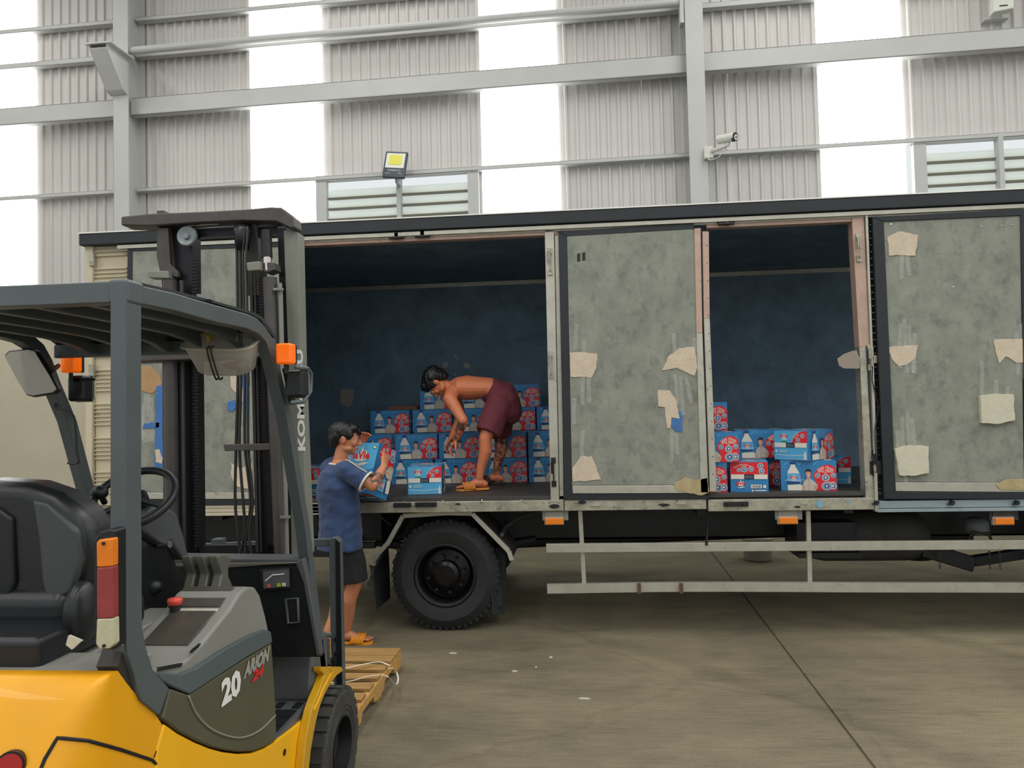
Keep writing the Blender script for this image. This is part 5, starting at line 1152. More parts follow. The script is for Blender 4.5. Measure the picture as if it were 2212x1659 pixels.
K('floor_mat', bx(FX-0.7, FX-0.03, 2.70, 2.94, zs_-0.001, zs_+0.002), m_dark)
side('fender', [(694, 1440), (738, 1440), (742, 1449), (728, 1459), (716, 1474), (704, 1495), (695, 1516), (687, 1542), (681, 1568), (672, 1620), (668, 1659), (664, 1740), (650, 1740), (655, 1659), (661, 1600), (668, 1560), (674, 1533), (682, 1510), (692, 1486), (702, 1457), (694, 1450)], FX+0.035, FX+0.0, M('dark_gold_fender_paint', (214, 162, 20), 0.35, coat=0.3, var=0.08, scale=8), Xp=FX+0.035, bevel=0.004)  # darker gold than the yellow of rib and skirt
K('fender_rib', MB().sweep([at(x, y, X=FX+0.036) for x, y in ((712, 1441), (717, 1452), (708, 1468), (697, 1490), (689, 1510), (678, 1534))], 0.004, n=6), m_yellow2)
K('fender_bolt', MB().cyl(at(713, 1440, X=FX-0.01), at(713, 1440, X=FX-0.01)+Vector((0, 0, 0.012)), 0.009, n=6), m_frame)
# ---- wheels
def fwheel(cx, cy, r, w, outer_sign, nm='drive_wheel'):
    x0 = cx; x1 = cx-outer_sign*w
    prof = [(0.5*r, x0), (0.56*r, x0+0.004*outer_sign), (0.9*r, x0+0.004*outer_sign), (0.97*r, x0-0.01*outer_sign), (r*0.975, x0-0.03*outer_sign), (r*0.975, x1+0.03*outer_sign), (0.95*r, x1), (0.5*r, x1)]
    o = K(nm, MB().lathe(prof, (0, cy, r), 'x', 48, closed=True), M('forklift_tyre', (62, 62, 58), 0.7, var=0.25, scale=12), fixn=True); auto_smooth(o, 35)
    tr = MB()
    for k in range(26):
        for sd in (0, 1):
            a = 2*pi*(k+0.5*sd)/26; R = Matrix(((1, 0, 0), (0, cos(a), -sin(a)), (0, sin(a), cos(a)))); 
            d = Vector((0, cos(a), sin(a))); c = Vector((cx-outer_sign*(w*0.24 if sd == 0 else w*0.76), cy, r))+d*(r*0.965)
            tr.obox(c, (w*0.46, 0.026, 0.042), R)
    t = tr.build('tread_lugs', MATS['forklift_tyre'], parent=o); t['kind'] = 'stuff'
    for rr in (0.62, 0.70): 
        MB().sweep([Vector((cx+0.004*outer_sign, cy+rr*r*cos(2*pi*i/36), r+rr*r*sin(2*pi*i/36))) for i in range(36)], 0.004, n=6, closed=True).build('sidewall_ring', MATS['forklift_tyre'], parent=o)
    rim = MB().lathe([(0.52*r, cx+0.006*outer_sign), (0.5*r, cx+0.006*outer_sign), (0.48*r, cx-0.06*outer_sign), (0.3*r, cx-0.075*outer_sign), (0.28*r, cx-0.04*outer_sign), (0.12*r, cx-0.03*outer_sign), (0.0001, cx-0.03*outer_sign)], (0, cy, r), 'x', 32, cap=False)
    ro = rim.build('rim', m_frame, parent=o, fixn=True); auto_smooth(ro, 35)
    for k in range(6):
        a = 2*pi*k/6+0.4; MB().cyl((cx-0.075*outer_sign, cy+0.38*r*cos(a), r+0.38*r*sin(a)), (cx-0.045*outer_sign, cy+0.38*r*cos(a), r+0.38*r*sin(a)), 0.011, n=6).build('wheel_nut', m_frame, parent=o)
fwx = FX+0.03; fwc = at(737, 1605, X=fwx)
fwheel(fwx, 3.31, 0.252, 0.2, 1); fwheel(FXL-0.03, 3.31, 0.252, 0.2, -1)
K('steer_wheel', MB().lathe([(0.1, -0.08), (0.2, -0.08), (0.21, -0.05), (0.21, 0.05), (0.2, 0.08), (0.1, 0.08)], (-1.62, 1.75, 0.21), 'x', 32, closed=True), m_rubber, fixn=True)
K('front_axle', MB().cyl((FX-0.1, 3.31, 0.252), (FXL+0.1, 3.31, 0.252), 0.08, n=14).box(FXL+0.1, FX-0.14, 3.0, 3.45, 0.14, 0.5), m_frame)
# ---- mast
YM = 3.6
def MM(name, pts, mat, y0=0.0, y1=0.06, **k): return K(name, MB().prism(T(pts, YM), 'y', YM+y0, YM+y1), mat, **k)
MM('mast_top_bar', [(284, 477), (345, 471), (450, 467), (545, 462), (600, 457), (622, 458), (648, 478), (650, 500), (644, 503), (612, 488), (540, 486), (450, 490), (345, 497), (284, 496)], m_mast, -0.09, 0.02, bevel=0.012)
for x in (351, 610): MM('bar_lug', [(x, 461), (x+14, 460), (x+14, 470), (x, 471)], m_mast, -0.05, 0.0)
# left channel group
MM('mast_channel', [(352, 495), (376, 494), (384, 590), (389, 1180), (386, 1500), (360, 1500), (359, 1100), (356, 620)], m_mast, -0.03, 0.06, bevel=0.004)
MM('mast_inner_channel', [(376, 494), (417, 492), (418, 640), (424, 800), (428, 1180), (425, 1500), (388, 1500), (388, 800), (380, 560)], m_mastd, -0.01, 0.08, bevel=0.003)
MM('channel_bracket', [(352, 497), (377, 497), (381, 575), (398, 592), (398, 604), (360, 598), (352, 560)], m_mast, -0.06, -0.03, bevel=0.006)
MM('cylinder_clamp', [(340, 591), (384, 592), (386, 608), (342, 607)], m_mastl, -0.09, -0.03, bevel=0.006)
K('lift_cylinder', MB().cyl(at(367, 606, Y=YM-0.1), at(375, 1480, Y=YM-0.1), 0.033, n=18), m_mast, smooth=False)
K('return_pipe', MB().cyl(at(392, 606, Y=YM-0.07), at(398, 1180, Y=YM-0.07), 0.01, n=8), m_mast)
lk = MB()
for i in range(88):
    y = 560+i*7.1
    if y > 1185: break
    q = at(420+0.008*(y-560)+(1.5 if i % 2 else 0), y, Y=YM-0.03); lk.box(q.x-0.014, q.x+0.014, q.y-0.006, q.y+0.006, q.z-0.006, q.z+0.004)
K('lift_chain', lk, m_mastd, kind='stuff')
q = at(405, 511, Y=YM-0.06)
K('hose_pulley', MB().lathe([(0.0001, -0.02), (0.014, -0.02), (0.018, -0.008), (0.034, -0.012), (0.046, -0.016), (0.052, -0.008), (0.05, 0.01), (0.0001, 0.012)], q, 'y', 28), M('pale_pulley', (128, 135, 138), 0.4, metal=0.3))
MM('hose_frame', [(417, 488), (487, 484), (478, 478), (482, 490), (421, 494), (420, 520), (417, 520)], M('grey_white_bracket', (170, 172, 170), 0.5), -0.05, -0.045)
MM('mast_crossmember', [(307, 770), (414, 764), (590, 758), (590, 776), (414, 783), (340, 786), (312, 787)], m_mast, -0.16, -0.03, bevel=0.008)
MM('mast_crossmember', [(356, 1180), (660, 1176), (662, 1230), (356, 1235)], m_mastd, 0.0, 0.05)
MM('mast_crossmember', [(356, 498), (600, 488), (600, 505), (356, 515)], m_mastd, 0.0, 0.05)
# right channel group
MM('mast_channel', [(538, 488), (560, 487), (566, 600), (566, 640), (540, 640)], m_mast, -0.03, 0.02, bevel=0.003)
MM('mast_inner_channel', [(542, 585), (566, 580), (572, 800), (580, 1190), (556, 1190), (548, 800)], m_mastd, -0.02, 0.06)
for x0, x1 in ((545, 551), (554, 558)): MM('channel_flange', [(x0, 590), (x1, 590), (x1+14, 1190), (x0+14, 1190)], m_mast, -0.035, -0.02)
MM('mast_channel', [(603, 495), (620, 495), (632, 800), (650, 1190), (640, 1500), (615, 1500), (628, 1190), (612, 800)], m_mastd, -0.02, 0.06)
fl_ = MM('mast_outer_flank', [(619, 500), (650, 506), (656, 800), (664, 1000), (672, 1195), (650, 1210), (636, 1195), (630, 800)], m_mastl, -0.04, 0.05, bevel=0.003)
a = at(646, 960, Y=YM-0.042); b = at(641, 770, Y=YM-0.042); u = (b-a).normalized(); tw = MB()
vsx, _ = text_geo('KOMATSU', 0.04, 0); wd = max(v.x for v in vsx)-min(v.x for v in vsx)
tw.text('KOMATSU', (a+b)/2+Vector((0.03, -0.001, -0.0)), u, Vector((-1, 0, 0)), 0.036, bold=0.04, sx=(b-a).length*1.15/(wd*0.036)); tw.build('mast_lettering', m_white, parent=fl_)
K('lift_cylinder', MB().cyl(at(583, 600, Y=YM-0.12), at(609, 1210, Y=YM-0.12), 0.034, n=20), m_mast)
K('piston_rod', MB().cyl(at(577, 556, Y=YM-0.12), at(579, 585, Y=YM-0.12), 0.021, n=18), m_chrome)
K('rod_head', MB().cyl(at(575, 500, Y=YM-0.1), at(577, 557, Y=YM-0.12), 0.026, n=12), m_mastd)
MM('cylinder_clamp', [(564, 581), (592, 578), (593, 597), (566, 599)], m_mastl, -0.17, -0.09, bevel=0.006)
MM('cylinder_clamp', [(592, 577), (616, 578), (619, 594), (600, 601), (592, 597)], m_mast, -0.14, -0.06, bevel=0.006)
K('return_pipe', MB().sweep([at(604, 612, Y=YM-0.13), at(606, 640, Y=YM-0.13), at(620, 1210, Y=YM-0.13)], 0.0115, n=10), m_mastl)
for y in (625, 848, 1117): 
    q = at(600+0.03*(y-620), y, Y=YM-0.15); K('pipe_clip', MB().box(q.x-0.02, q.x+0.025, q.y-0.01, q.y+0.01, q.z-0.006, q.z+0.006), m_mastl)
MM('tie_strap', [(511, 957), (606, 955), (611, 969), (513, 971)], m_mast, -0.14, -0.12, bevel=0.004)
lk = MB()
for i in range(90):
    y = 600+i*6.5
    if y > 1185: break
    q = at(563+0.022*(y-600), y, Y=YM-0.04); lk.box(q.x-0.011, q.x+0.011, q.y-0.006, q.y+0.006, q.z-0.005, q.z+0.003)
K('lift_chain', lk, m_mastd, kind='stuff')
for k, off in enumerate((512, 519, 527, 534)):
    ctrl = [(off, 490), (off-2 if k < 2 else off, 520), (off+(0 if k < 2 else -2), 560), (off+2, 800), (off+2-4*(k < 2), 960), (off+(-4, 6, 14, 12)[k], 1080), (off+(2, 10, 6, 4)[k], 1150), (off+(8, -4, 2, 10)[k], 1205)]
    K('hydraulic_hose', MB().sweep(curve3([at(x, y, Y=YM-0.08-0.01*k) for x, y in ctrl], 5), 0.0075 if k in (0, 1) else 0.007, n=8), m_hose, smooth=True)
K('hose_bundle', MB().sweep([at(525, 487, Y=YM-0.06), at(524, 500, Y=YM-0.09), at(524, 540, Y=YM-0.09)], [(0.04, 0.02), (0.045, 0.022), (0.03, 0.018)], n=12), m_mastd, smooth=True)
# carriage, backrest, forks
YBk = 3.95
def BK(nm, pts, mt, y0, y1, **k): return K(nm, MB().prism(T(pts, YBk), 'y', YBk+y0, YBk+y1), mt, **k)
BK('backrest_post', [(714, 1166), (718, 1160), (730, 1160), (737, 1168), (744, 1500), (728, 1500), (718, 1400)], m_guard, -0.03, 0.03, bevel=0.004)
BK('backrest_post_face', [(729, 1162), (738, 1170), (744, 1500), (732, 1500)], m_frame, -0.034, -0.03)
BK('backrest_bar', [(380, 1176), (716, 1163), (716, 1180), (380, 1193)], m_guard, -0.01, 0.02, bevel=0.004)
x0b = at(400, 1170, Y=YBk).x
K('backrest_post', bx(-2.02, -1.96, YBk-0.03, YBk+0.03, 0.25, 1.08), m_guard, bevel=0.004)
for x in (-1.84, -1.68, -1.52): K('backrest_rod', bx(x, x+0.02, YBk-0.01, YBk+0.01, 0.42, 1.05), m_guard)
K('carriage_plate', bx(-2.05, -1.33, YBk-0.05, YBk-0.01, 0.36, 0.44).box(-2.05, -1.33, YBk-0.05, YBk-0.01, 0.08, 0.16), m_frame, bevel=0.004)
for x in (-1.95, -1.5): K('fork', MB().prism([(YBk-0.01, 0.46), (YBk+0.03, 0.46), (YBk+0.035, 0.09), (YBk+1.0, 0.075), (YBk+1.0, 0.066), (YBk+0.02, 0.045), (YBk-0.01, 0.06)], 'x', x-0.05, x+0.05), m_frame, bevel=0.004)
K('backrest_link', MB().prism(T([(700, 1378), (712, 1380), (716, 1460), (706, 1460)], YBk-0.05), 'y', YBk-0.08, YBk-0.05).cyl(at(702, 1372, Y=YBk-0.06), at(716, 1372, Y=YBk-0.06), 0.014, n=8), m_guard)
for y in (1380, 1412): q = at(727, y, Y=YBk-0.035); K('backrest_bolt', MB().cyl(q, q+Vector((0, -0.012, 0)), 0.012, n=6), m_frame)
K('tilt_cylinder', MB().cyl((FX-0.3, 3.0, 0.75), (FX-0.33, 3.55, 0.6), 0.035, n=12), m_frame)
# ================================================================== TUB HANGING FROM THE GUARD
tub = root('plastic_tub', at(482, 770, Y=2.62), 'cloudy clear plastic food tub hung under the forklift roof by yellow ties', 'container')
m_tub = bpy.data.materials.new('cloudy_clear_plastic'); m_tub.use_nodes = True; nt = m_tub.node_tree; pb = nt.nodes['Principled BSDF']
pb.inputs['Base Color'].default_value = (0.55, 0.52, 0.45, 1); pb.inputs['Roughness'].default_value = 0.3; pb.inputs['Alpha'].default_value = 0.62
tc_ = at(482, 755, Y=2.60); tw_, td_, thh = 0.30, 0.19, 0.115
def rr(w_, d_, z_, r=0.05, n=5):
    o = []
    for cx_, cy_, a0 in ((w_/2-r, d_/2-r, 0), (-w_/2+r, d_/2-r, 90), (-w_/2+r, -d_/2+r, 180), (w_/2-r, -d_/2+r, 270)):
        for i in range(n+1): a = radians(a0+90*i/n); o.append(Vector((cx_+r*cos(a), cy_+r*sin(a), z_)))
    return o
tw2 = [rr(0.255, 0.16, 0.02), rr(0.20, 0.115, -thh+0.02), rr(0.185, 0.10, -thh+0.012)]
tm = MB(); N_ = len(tw2[0])
prof = [rr(0.27, 0.175, 0.016), rr(0.27, 0.175, 0.022), rr(0.25, 0.155, 0.022), rr(0.25, 0.155, 0.012), rr(0.205, 0.115, -thh+0.028), rr(0.185, 0.095, -thh+0.018)]
Rt = Matrix.Rotation(radians(-10), 3, 'Y') @ Matrix.Rotation(radians(-14), 3, 'X')
Rt = Matrix.Rotation(radians(3), 3, 'Y') @ Matrix.Rotation(radians(25), 3, 'X')
tb_c = at(482, 748, Y=2.60)
vs = [tb_c + Rt @ v for r in prof for v in r]
fs = [(i*N_+k, i*N_+(k+1) % N_, (i+1)*N_+(k+1) % N_, (i+1)*N_+k) for i in range(len(prof)-1) for k in range(N_)] + [tuple((len(prof)-1)*N_+k for k in range(N_))]
o = MB().add(vs, fs).build('tub_body', m_tub, parent=tub, fixn=True); auto_smooth(o, 50)
for dx in (-0.012, 0.002):
    band = [tb_c+Rt @ Vector((dx+a, y, z_)) for a, y, z_ in ((0, -0.07, 0.026), (0.0, -0.093, 0.022), (-0.002, -0.085, -0.03), (-0.004, -0.064, -0.102), (-0.004, -0.04, -0.107))]
    MB().sweep(curve3(band, 4), 0.0035, n=6).build('rubber_band', M('brown_rubber', (60, 40, 36), 0.6), parent=tub, smooth=True)
for x in (449, 508):
    a = at(x, 710, Y=2.66); b = at(x+1, 726, Y=2.62)
    MB().sweep([a, a+Vector((0, -0.02, -0.01)), b, b+Vector((0, 0.0, -0.02))], 0.006, n=6).build('yellow_tie', M('yellow_cord', (222, 190, 40), 0.5), parent=tub)
MB().ell(tb_c+Rt @ Vector((0.03, 0, -0.075)), (0.045, 0.03, 0.016), n=12, h=6).build('tub_contents', M('pinkish_wrapper', (188, 150, 138), 0.5, var=0.2, scale=30), parent=tub, smooth=True)
# ================================================================== PEOPLE
def remesh(o, vox, smooth_it=2):
    md = o.modifiers.new('r', 'REMESH'); md.mode = 'VOXEL'; md.voxel_size = vox; md.use_smooth_shade = True
    if smooth_it:
        m2 = o.modifiers.new('s', 'SMOOTH'); m2.factor = 0.5; m2.iterations = smooth_it
    dg = bpy.context.evaluated_depsgraph_get(); me = bpy.data.meshes.new_from_object(o.evaluated_get(dg))
    mats = list(o.data.materials); o.modifiers.clear(); old = o.data; o.data = me
    me.materials.clear()
    for m in mats: me.materials.append(m)
    bpy.data.meshes.remove(old)
    me.polygons.foreach_set('material_index', [0]*len(me.polygons)); me.polygons.foreach_set('use_smooth', [True]*len(me.polygons))
    return o
def wrinkle(o, amp, scale, stretch=(1, 1, 1), seed=0.0):
    me = o.data; me.update(); n_ = len(me.vertices); nn = [0.0]*(3*n_); me.vertices.foreach_get('normal', nn)
    cc_ = [0.0]*(3*n_); me.vertices.foreach_get('co', cc_); out = []
    for i in range(n_):
        c = Vector(cc_[3*i:3*i+3]); q = Vector((c.x*stretch[0], c.y*stretch[1], c.z*stretch[2]))*scale + Vector((seed, seed, seed))
        out += list(c + Vector(nn[3*i:3*i+3])*(amp*(noise.noise(q)+0.5*noise.noise(q*2.1))))
    me.vertices.foreach_set('co', out); me.update(); return o
def skin_mat(name, col, tattoos):
    """skin with dark ink patches at the given points"""
    m = M(name, col, 0.5, var=0.08, scale=9); nt = m.node_tree; N = nt.nodes; L = nt.links; b = N['Principled BSDF']
    b.inputs['Subsurface Weight'].default_value = 0.0
    src = b.inputs['Base Color'].links[0].from_socket; tc = N.new('ShaderNodeTexCoord')
    nz = N.new('ShaderNodeTexNoise'); nz.inputs['Scale'].default_value = 26; nz.inputs['Detail'].default_value = 4; L.new(tc.outputs['Object'], nz.inputs['Vector'])
    for c, r in tattoos:
        vd = N.new('ShaderNodeVectorMath'); vd.operation = 'DISTANCE'; L.new(tc.outputs['Object'], vd.inputs[0]); vd.inputs[1].default_value = c
        mr = N.new('ShaderNodeMapRange'); mr.inputs['From Min'].default_value = r; mr.inputs['From Max'].default_value = r*0.75; L.new(vd.outputs['Value'], mr.inputs['Value'])
        n2 = N.new('ShaderNodeMapRange'); n2.inputs['From Min'].default_value = 0.44; n2.inputs['From Max'].default_value = 0.54; L.new(nz.outputs['Fac'], n2.inputs['Value'])
        mu = N.new('ShaderNodeMath'); mu.operation = 'MULTIPLY'; L.new(mr.outputs[0], mu.inputs[0]); L.new(n2.outputs[0], mu.inputs[1])
        mu2 = N.new('ShaderNodeMath'); mu2.operation = 'MULTIPLY'; mu2.inputs[1].default_value = 0.85; L.new(mu.outputs[0], mu2.inputs[0])
        mx = N.new('ShaderNodeMix'); mx.data_type = 'RGBA'; L.new(mu2.outputs[0], mx.inputs['Factor']); L.new(src, mx.inputs['A']); mx.inputs['B'].default_value = srgb(52, 50, 46); src = mx.outputs['Result']
    L.new(src, b.inputs['Base Color']); return m
def limb(mb, pts, rad, side=None): mb.sweep(pts, rad, n=14, side=side, rounded=True)
def lerp(a, b, t): return Vector(a)*(1-t)+Vector(b)*t
def head(mb, c, fwd, up, s=1.0):
    """skull, face and ears around the head centre c; returns the frame"""
    f = Vector(fwd).normalized(); u = Vector(up); u = (u-f*u.dot(f)).normalized(); r = u.cross(f).normalized()   # r = the figure's left
    R = Matrix((r, f, u)).transposed(); q = lambda x, y, z: Vector(c)+R @ (Vector((x, y, z))*s)
    E = lambda p, rad, RR=None: mb.ell(q(*p), tuple(a*s for a in rad), R if RR is None else R @ RR, n=18, h=12)
    E((0, -0.012, 0.028), (0.074, 0.092, 0.082)); E((0, 0.018, -0.005), (0.062, 0.07, 0.09)); E((0, 0.035, -0.055), (0.047, 0.048, 0.048))
    E((0, 0.063, -0.088), (0.022, 0.018, 0.017)); E((0, 0.086, 0.012), (0.05, 0.014, 0.012))       # chin, brow
    for sx in (-1, 1):
        E((0.036*sx, 0.062, -0.022), (0.022, 0.02, 0.022)); E((0.073*sx, -0.008, -0.004), (0.008, 0.017, 0.029), Matrix.Rotation(radians(-12), 3, 'X')); E((0.078*sx, -0.016, 0.008), (0.007, 0.01, 0.016))
        E((0.046*sx, 0.02, -0.06), (0.018, 0.035, 0.02))
    mb.sweep([q(0, 0.086, 0.014), q(0, 0.1, -0.008), q(0, 0.11, -0.026)], [0.007*s, 0.0095*s, 0.0125*s], n=10, rounded=True)
    for sx in (-1, 1): E((0.0105*sx, 0.099, -0.03), (0.0085, 0.01, 0.0075))
    E((0, 0.087, -0.052), (0.023, 0.0115, 0.006)); E((0, 0.085, -0.062), (0.019, 0.0115, 0.0065))
    return q, R
def face_bits(parent, q, R, s, mb_eye_open=True):
    for sx in (-1, 1):
        MB().ell(q(0.031*sx, 0.0755, 0.0), 0.0095*s, n=14, h=10).build('eye', M('eye_white', (215, 210, 200), 0.3), parent=parent, smooth=True)
        MB().ell(q(0.0315*sx, 0.0815, 0.0), 0.0052*s, n=10, h=8).build('iris', M('dark_iris', (30, 22, 18), 0.2), parent=parent, smooth=True)
        MB().sweep([q(0.014*sx, 0.098, 0.016), q(0.03*sx, 0.097, 0.022), q(0.048*sx, 0.083, 0.016)], [0.003*s, 0.0042*s, 0.002*s], n=6).build('eyebrow', M('black_hair', (14, 14, 16), 0.45), parent=parent, smooth=True)
    MB().ell(q(0, 0.0955, -0.0565), (0.02*s, 0.004*s, 0.0022*s), R, n=12, h=6).build('lips', M('lip_tone', (150, 84, 72), 0.5), parent=parent, smooth=True)
def hand(mb, wrist, d, palm_n, curl=0.5, s=1.0, left=False, spread=0.12):
    """palm and five bent fingers; d = pointing direction, palm_n = way the palm faces"""
    d = Vector(d).normalized(); n = Vector(palm_n); n = (n-d*n.dot(d)).normalized(); sd = d.cross(n).normalized()
    if left: sd = -sd
    w = Vector(wrist); P_ = lambda a, b, c: w + (d*a + sd*b + n*c)*s
    mb.sweep([P_(-0.01, 0, 0), P_(0.03, 0, 0), P_(0.06, 0, 0.0), P_(0.09, 0, 0.003)], [(0.028*s, 0.02*s), (0.036*s, 0.017*s), (0.041*s, 0.015*s), (0.038*s, 0.012*s)], n=12, side=sd, rounded=True)
    for k, (b, L_, r) in enumerate(((-0.031, 0.070, 0.0088), (-0.0105, 0.080, 0.0092), (0.0105, 0.074, 0.0088), (0.031, 0.058, 0.0078))):
        ang = 0.0; p = P_(0.088, b, 0.0); pts = [P_(0.055, b*0.8, 0.0), p]; dirn = (d + sd*b*spread*20).normalized()
        for seg, c_ in ((0.45, 0.55), (0.3, 0.75), (0.25, 0.5)):
            ang += c_*curl*1.35
            v = dirn*cos(ang) + n*sin(ang); p = p + v*L_*seg*s; pts.append(p)
        mb.sweep(pts, [r*s*1.05, r*s*1.05, r*s, r*s*0.92, r*s*0.8], n=10, rounded=True)
    t0 = P_(0.018, -0.03, 0.006); t1 = t0+(d*0.5-sd*0.75+n*0.35).normalized()*0.038*s; t2 = t1+(d*0.8-sd*0.35+n*(0.3+curl*0.5)).normalized()*0.032*s; t3 = t2+(d*0.85+n*(0.25+curl*0.6)).normalized()*0.026*s
    mb.sweep([P_(0.01, -0.012, 0), t0, t1, t2, t3], [0.015*s, 0.0135*s, 0.0115*s, 0.0105*s, 0.0085*s], n=10, rounded=True)
def foot(mb, ank, heading, down=0.0, s=1.0, z=None):
    """foot with toes; ank = ankle joint, heading = flat direction, down = toe pitch"""
    h = Vector((heading[0], heading[1], 0)).normalized(); r = h.cross(Vector((0, 0, 1)))
    f = (h*cos(down)-Vector((0, 0, 1))*sin(down)); u = r.cross(f)
    Q = lambda a, b, c: Vector(ank)+(f*a+r*b+u*c)*s
    mb.sweep([Q(-0.048, 0, -0.052), Q(-0.02, 0, -0.04), Q(0.04, 0, -0.042), Q(0.1, 0, -0.055), Q(0.145, 0, -0.062)], [(0.026*s, 0.026*s), (0.032*s, 0.036*s), (0.036*s, 0.034*s), (0.043*s, 0.022*s), (0.044*s, 0.015*s)], n=14, side=r, rounded=True)
    mb.ell(Q(-0.04, 0, -0.05), (0.03*s, 0.03*s, 0.03*s))
    for k, (b, L_, rr_) in enumerate(((-0.028, 0.05, 0.012), (-0.008, 0.044, 0.0095), (0.008, 0.038, 0.009), (0.022, 0.032, 0.0085), (0.034, 0.024, 0.008))):
        mb.sweep([Q(0.13, b, -0.064), Q(0.145+L_*0.5, b, -0.062), Q(0.145+L_, b, -0.067)], [rr_*s, rr_*s, rr_*0.85*s], n=8, rounded=True)
    return Q, r, f, u
def sandal(parent, Q, r, f, u, s, mat):
    sole = MB(); o = []
    pr = [(-0.085, 0.0), (-0.075, 0.028), (-0.04, 0.036), (0.03, 0.036), (0.1, 0.048), (0.16, 0.046), (0.2, 0.024), (0.205, -0.012), (0.17, -0.044), (0.1, -0.05), (0.03, -0.038), (-0.04, -0.036), (-0.075, -0.028)]
    vs = [Q(a, b, -0.082) for a, b in pr]+[Q(a*1.01, b*1.04, -0.100) for a, b in pr]; n_ = len(pr)
    sole.add(vs, [tuple(range(n_)), tuple(range(n_, 2*n_))[::-1]]+[(i, n_+i, n_+(i+1) % n_, (i+1) % n_) for i in range(n_)])
    sn = sole.build('sandal', mat, parent=parent, bevel=0.004, fixn=True)
    st = MB()
    for a0 in (0.055, 0.075, 0.095, 0.115, 0.135):
        pts = [Q(a0-0.012, -0.05, -0.088), Q(a0, -0.046, -0.05), Q(a0+0.006, -0.02, -0.030), Q(a0+0.006, 0.015, -0.032), Q(a0, 0.044, -0.052), Q(a0-0.012, 0.05, -0.088)]
        st.sweep(curve3(pts, 3), [(0.0095*s, 0.0035*s)]*16, n=8, side=f)
    for b in (-0.03, -0.008, 0.016, 0.036):
        st.sweep([Q(0.045, b, -0.034-abs(b)*0.35), Q(0.095, b, -0.030-abs(b)*0.4), Q(0.142, b, -0.040-abs(b)*0.4)], [(0.006*s, 0.003*s)]*3, n=6, side=r)
    st.build('sandal_strap', mat, parent=sn, smooth=True)
def trunk(mb, pts, rad, side): mb.sweep(pts, rad, n=22, side=side, rounded=True)
J = lambda x, y, Y: at(x, y, Y=Y)
# ---------------------------------------------------------------- man in the blue shirt
A0 = at(748, 1375, Y=5.52); A0.z = 0
mA = root('person', A0, 'man in a navy T-shirt and black shorts standing at the truck bed, holding a carton', 'person')
fw = Vector((0.80, 0.60, 0)).normalized(); lf = Vector((-0.60, 0.80, 0)); UPV = Vector((0, 0, 1))
pel = J(740, 1140, 5.50); che = J(732, 1050, 5.49); nek = J(731, 1000, 5.50); hc = J(745, 948, 5.52)
shR = J(750, 1016, 5.34); shL = J(712, 1012, 5.66); elR = J(806, 1050, 5.33); wrR = J(829, 1008, 5.46)
elL = J(762, 985, 5.78); wrL = J(776, 962, 5.72)
hipR = pel - lf*0.085+Vector((0, 0, -0.02)); hipL = pel+lf*0.085+Vector((0, 0, -0.02))
knR = J(766, 1262, 5.47); anR = J(748, 1352, 5.56); anR.z = 0.105
knL = J(750, 1262, 5.62); anL = J(708, 1364, 5.50); 
body = MB()
# torso
trunk(body, [pel+Vector((0, 0, -0.06)), pel+Vector((0, 0, 0.04)), lerp(pel, che, 0.5), che, lerp(che, nek, 0.62), nek+Vector((0, 0, -0.02))], [(0.155, 0.105), (0.15, 0.105), (0.138, 0.1), (0.165, 0.112), (0.15, 0.085), (0.07, 0.06)], lf)
body.sweep([nek+Vector((0, 0, -0.04)), nek+fw*0.01, hc+Vector((0, 0, -0.05))-fw*0.012], [0.058, 0.054, 0.052], n=14, rounded=True)
for a, b, c in ((shR, elR, wrR), (shL, elL, wrL)):
    limb(body, [lerp(nek, a, 0.55)+Vector((0, 0, -0.03)), a], [0.06, 0.058]); limb(body, [a, lerp(a, b, 0.4), b], [0.056, 0.05, 0.04]); limb(body, [b, lerp(b, c, 0.35), c], [0.041, 0.042, 0.027])
hs = 1.0
dR = (J(834, 985, 5.52)-wrR).normalized(); hand(body, wrR, dR, Vector((-0.75, 0.55, 0.1)), 0.55, hs)
dL = (J(788, 938, 5.70)-wrL).normalized(); hand(body, wrL, dL, Vector((0.4, -0.8, -0.2)), 0.6, hs, left=True)
for h_, k_, a_ in ((hipR, knR, anR), (hipL, knL, anL)):
    limb(body, [h_, lerp(h_, k_, 0.5), k_], [0.092, 0.076, 0.055]); 
    cb = lerp(k_, a_, 0.33)-fw*0.022
    limb(body, [k_, cb, lerp(k_, a_, 0.72), a_], [0.054, 0.056, 0.040, 0.034])
QR = foot(body, anR, (0.93, 0.1), 0.04); QL = foot(body, anL, (0.85, 0.35), 0.55)
hfw = Vector((0.90, 0.30, -0.12)); qA, RA = head(body, hc, hfw, Vector((0.12, 0.0, 1)), 1.12)
tat = [(tuple(lerp(elR, wrR, 0.25)-A0), 0.075), (tuple(lerp(elR, wrR, 0.05)-A0), 0.05)]
sk1 = skin_mat('tan_skin', (196, 128, 92), tat)
bo = remesh(body.build('body', sk1, parent=mA), 0.0058, 2)
face_bits(mA, qA, RA, 1.12)
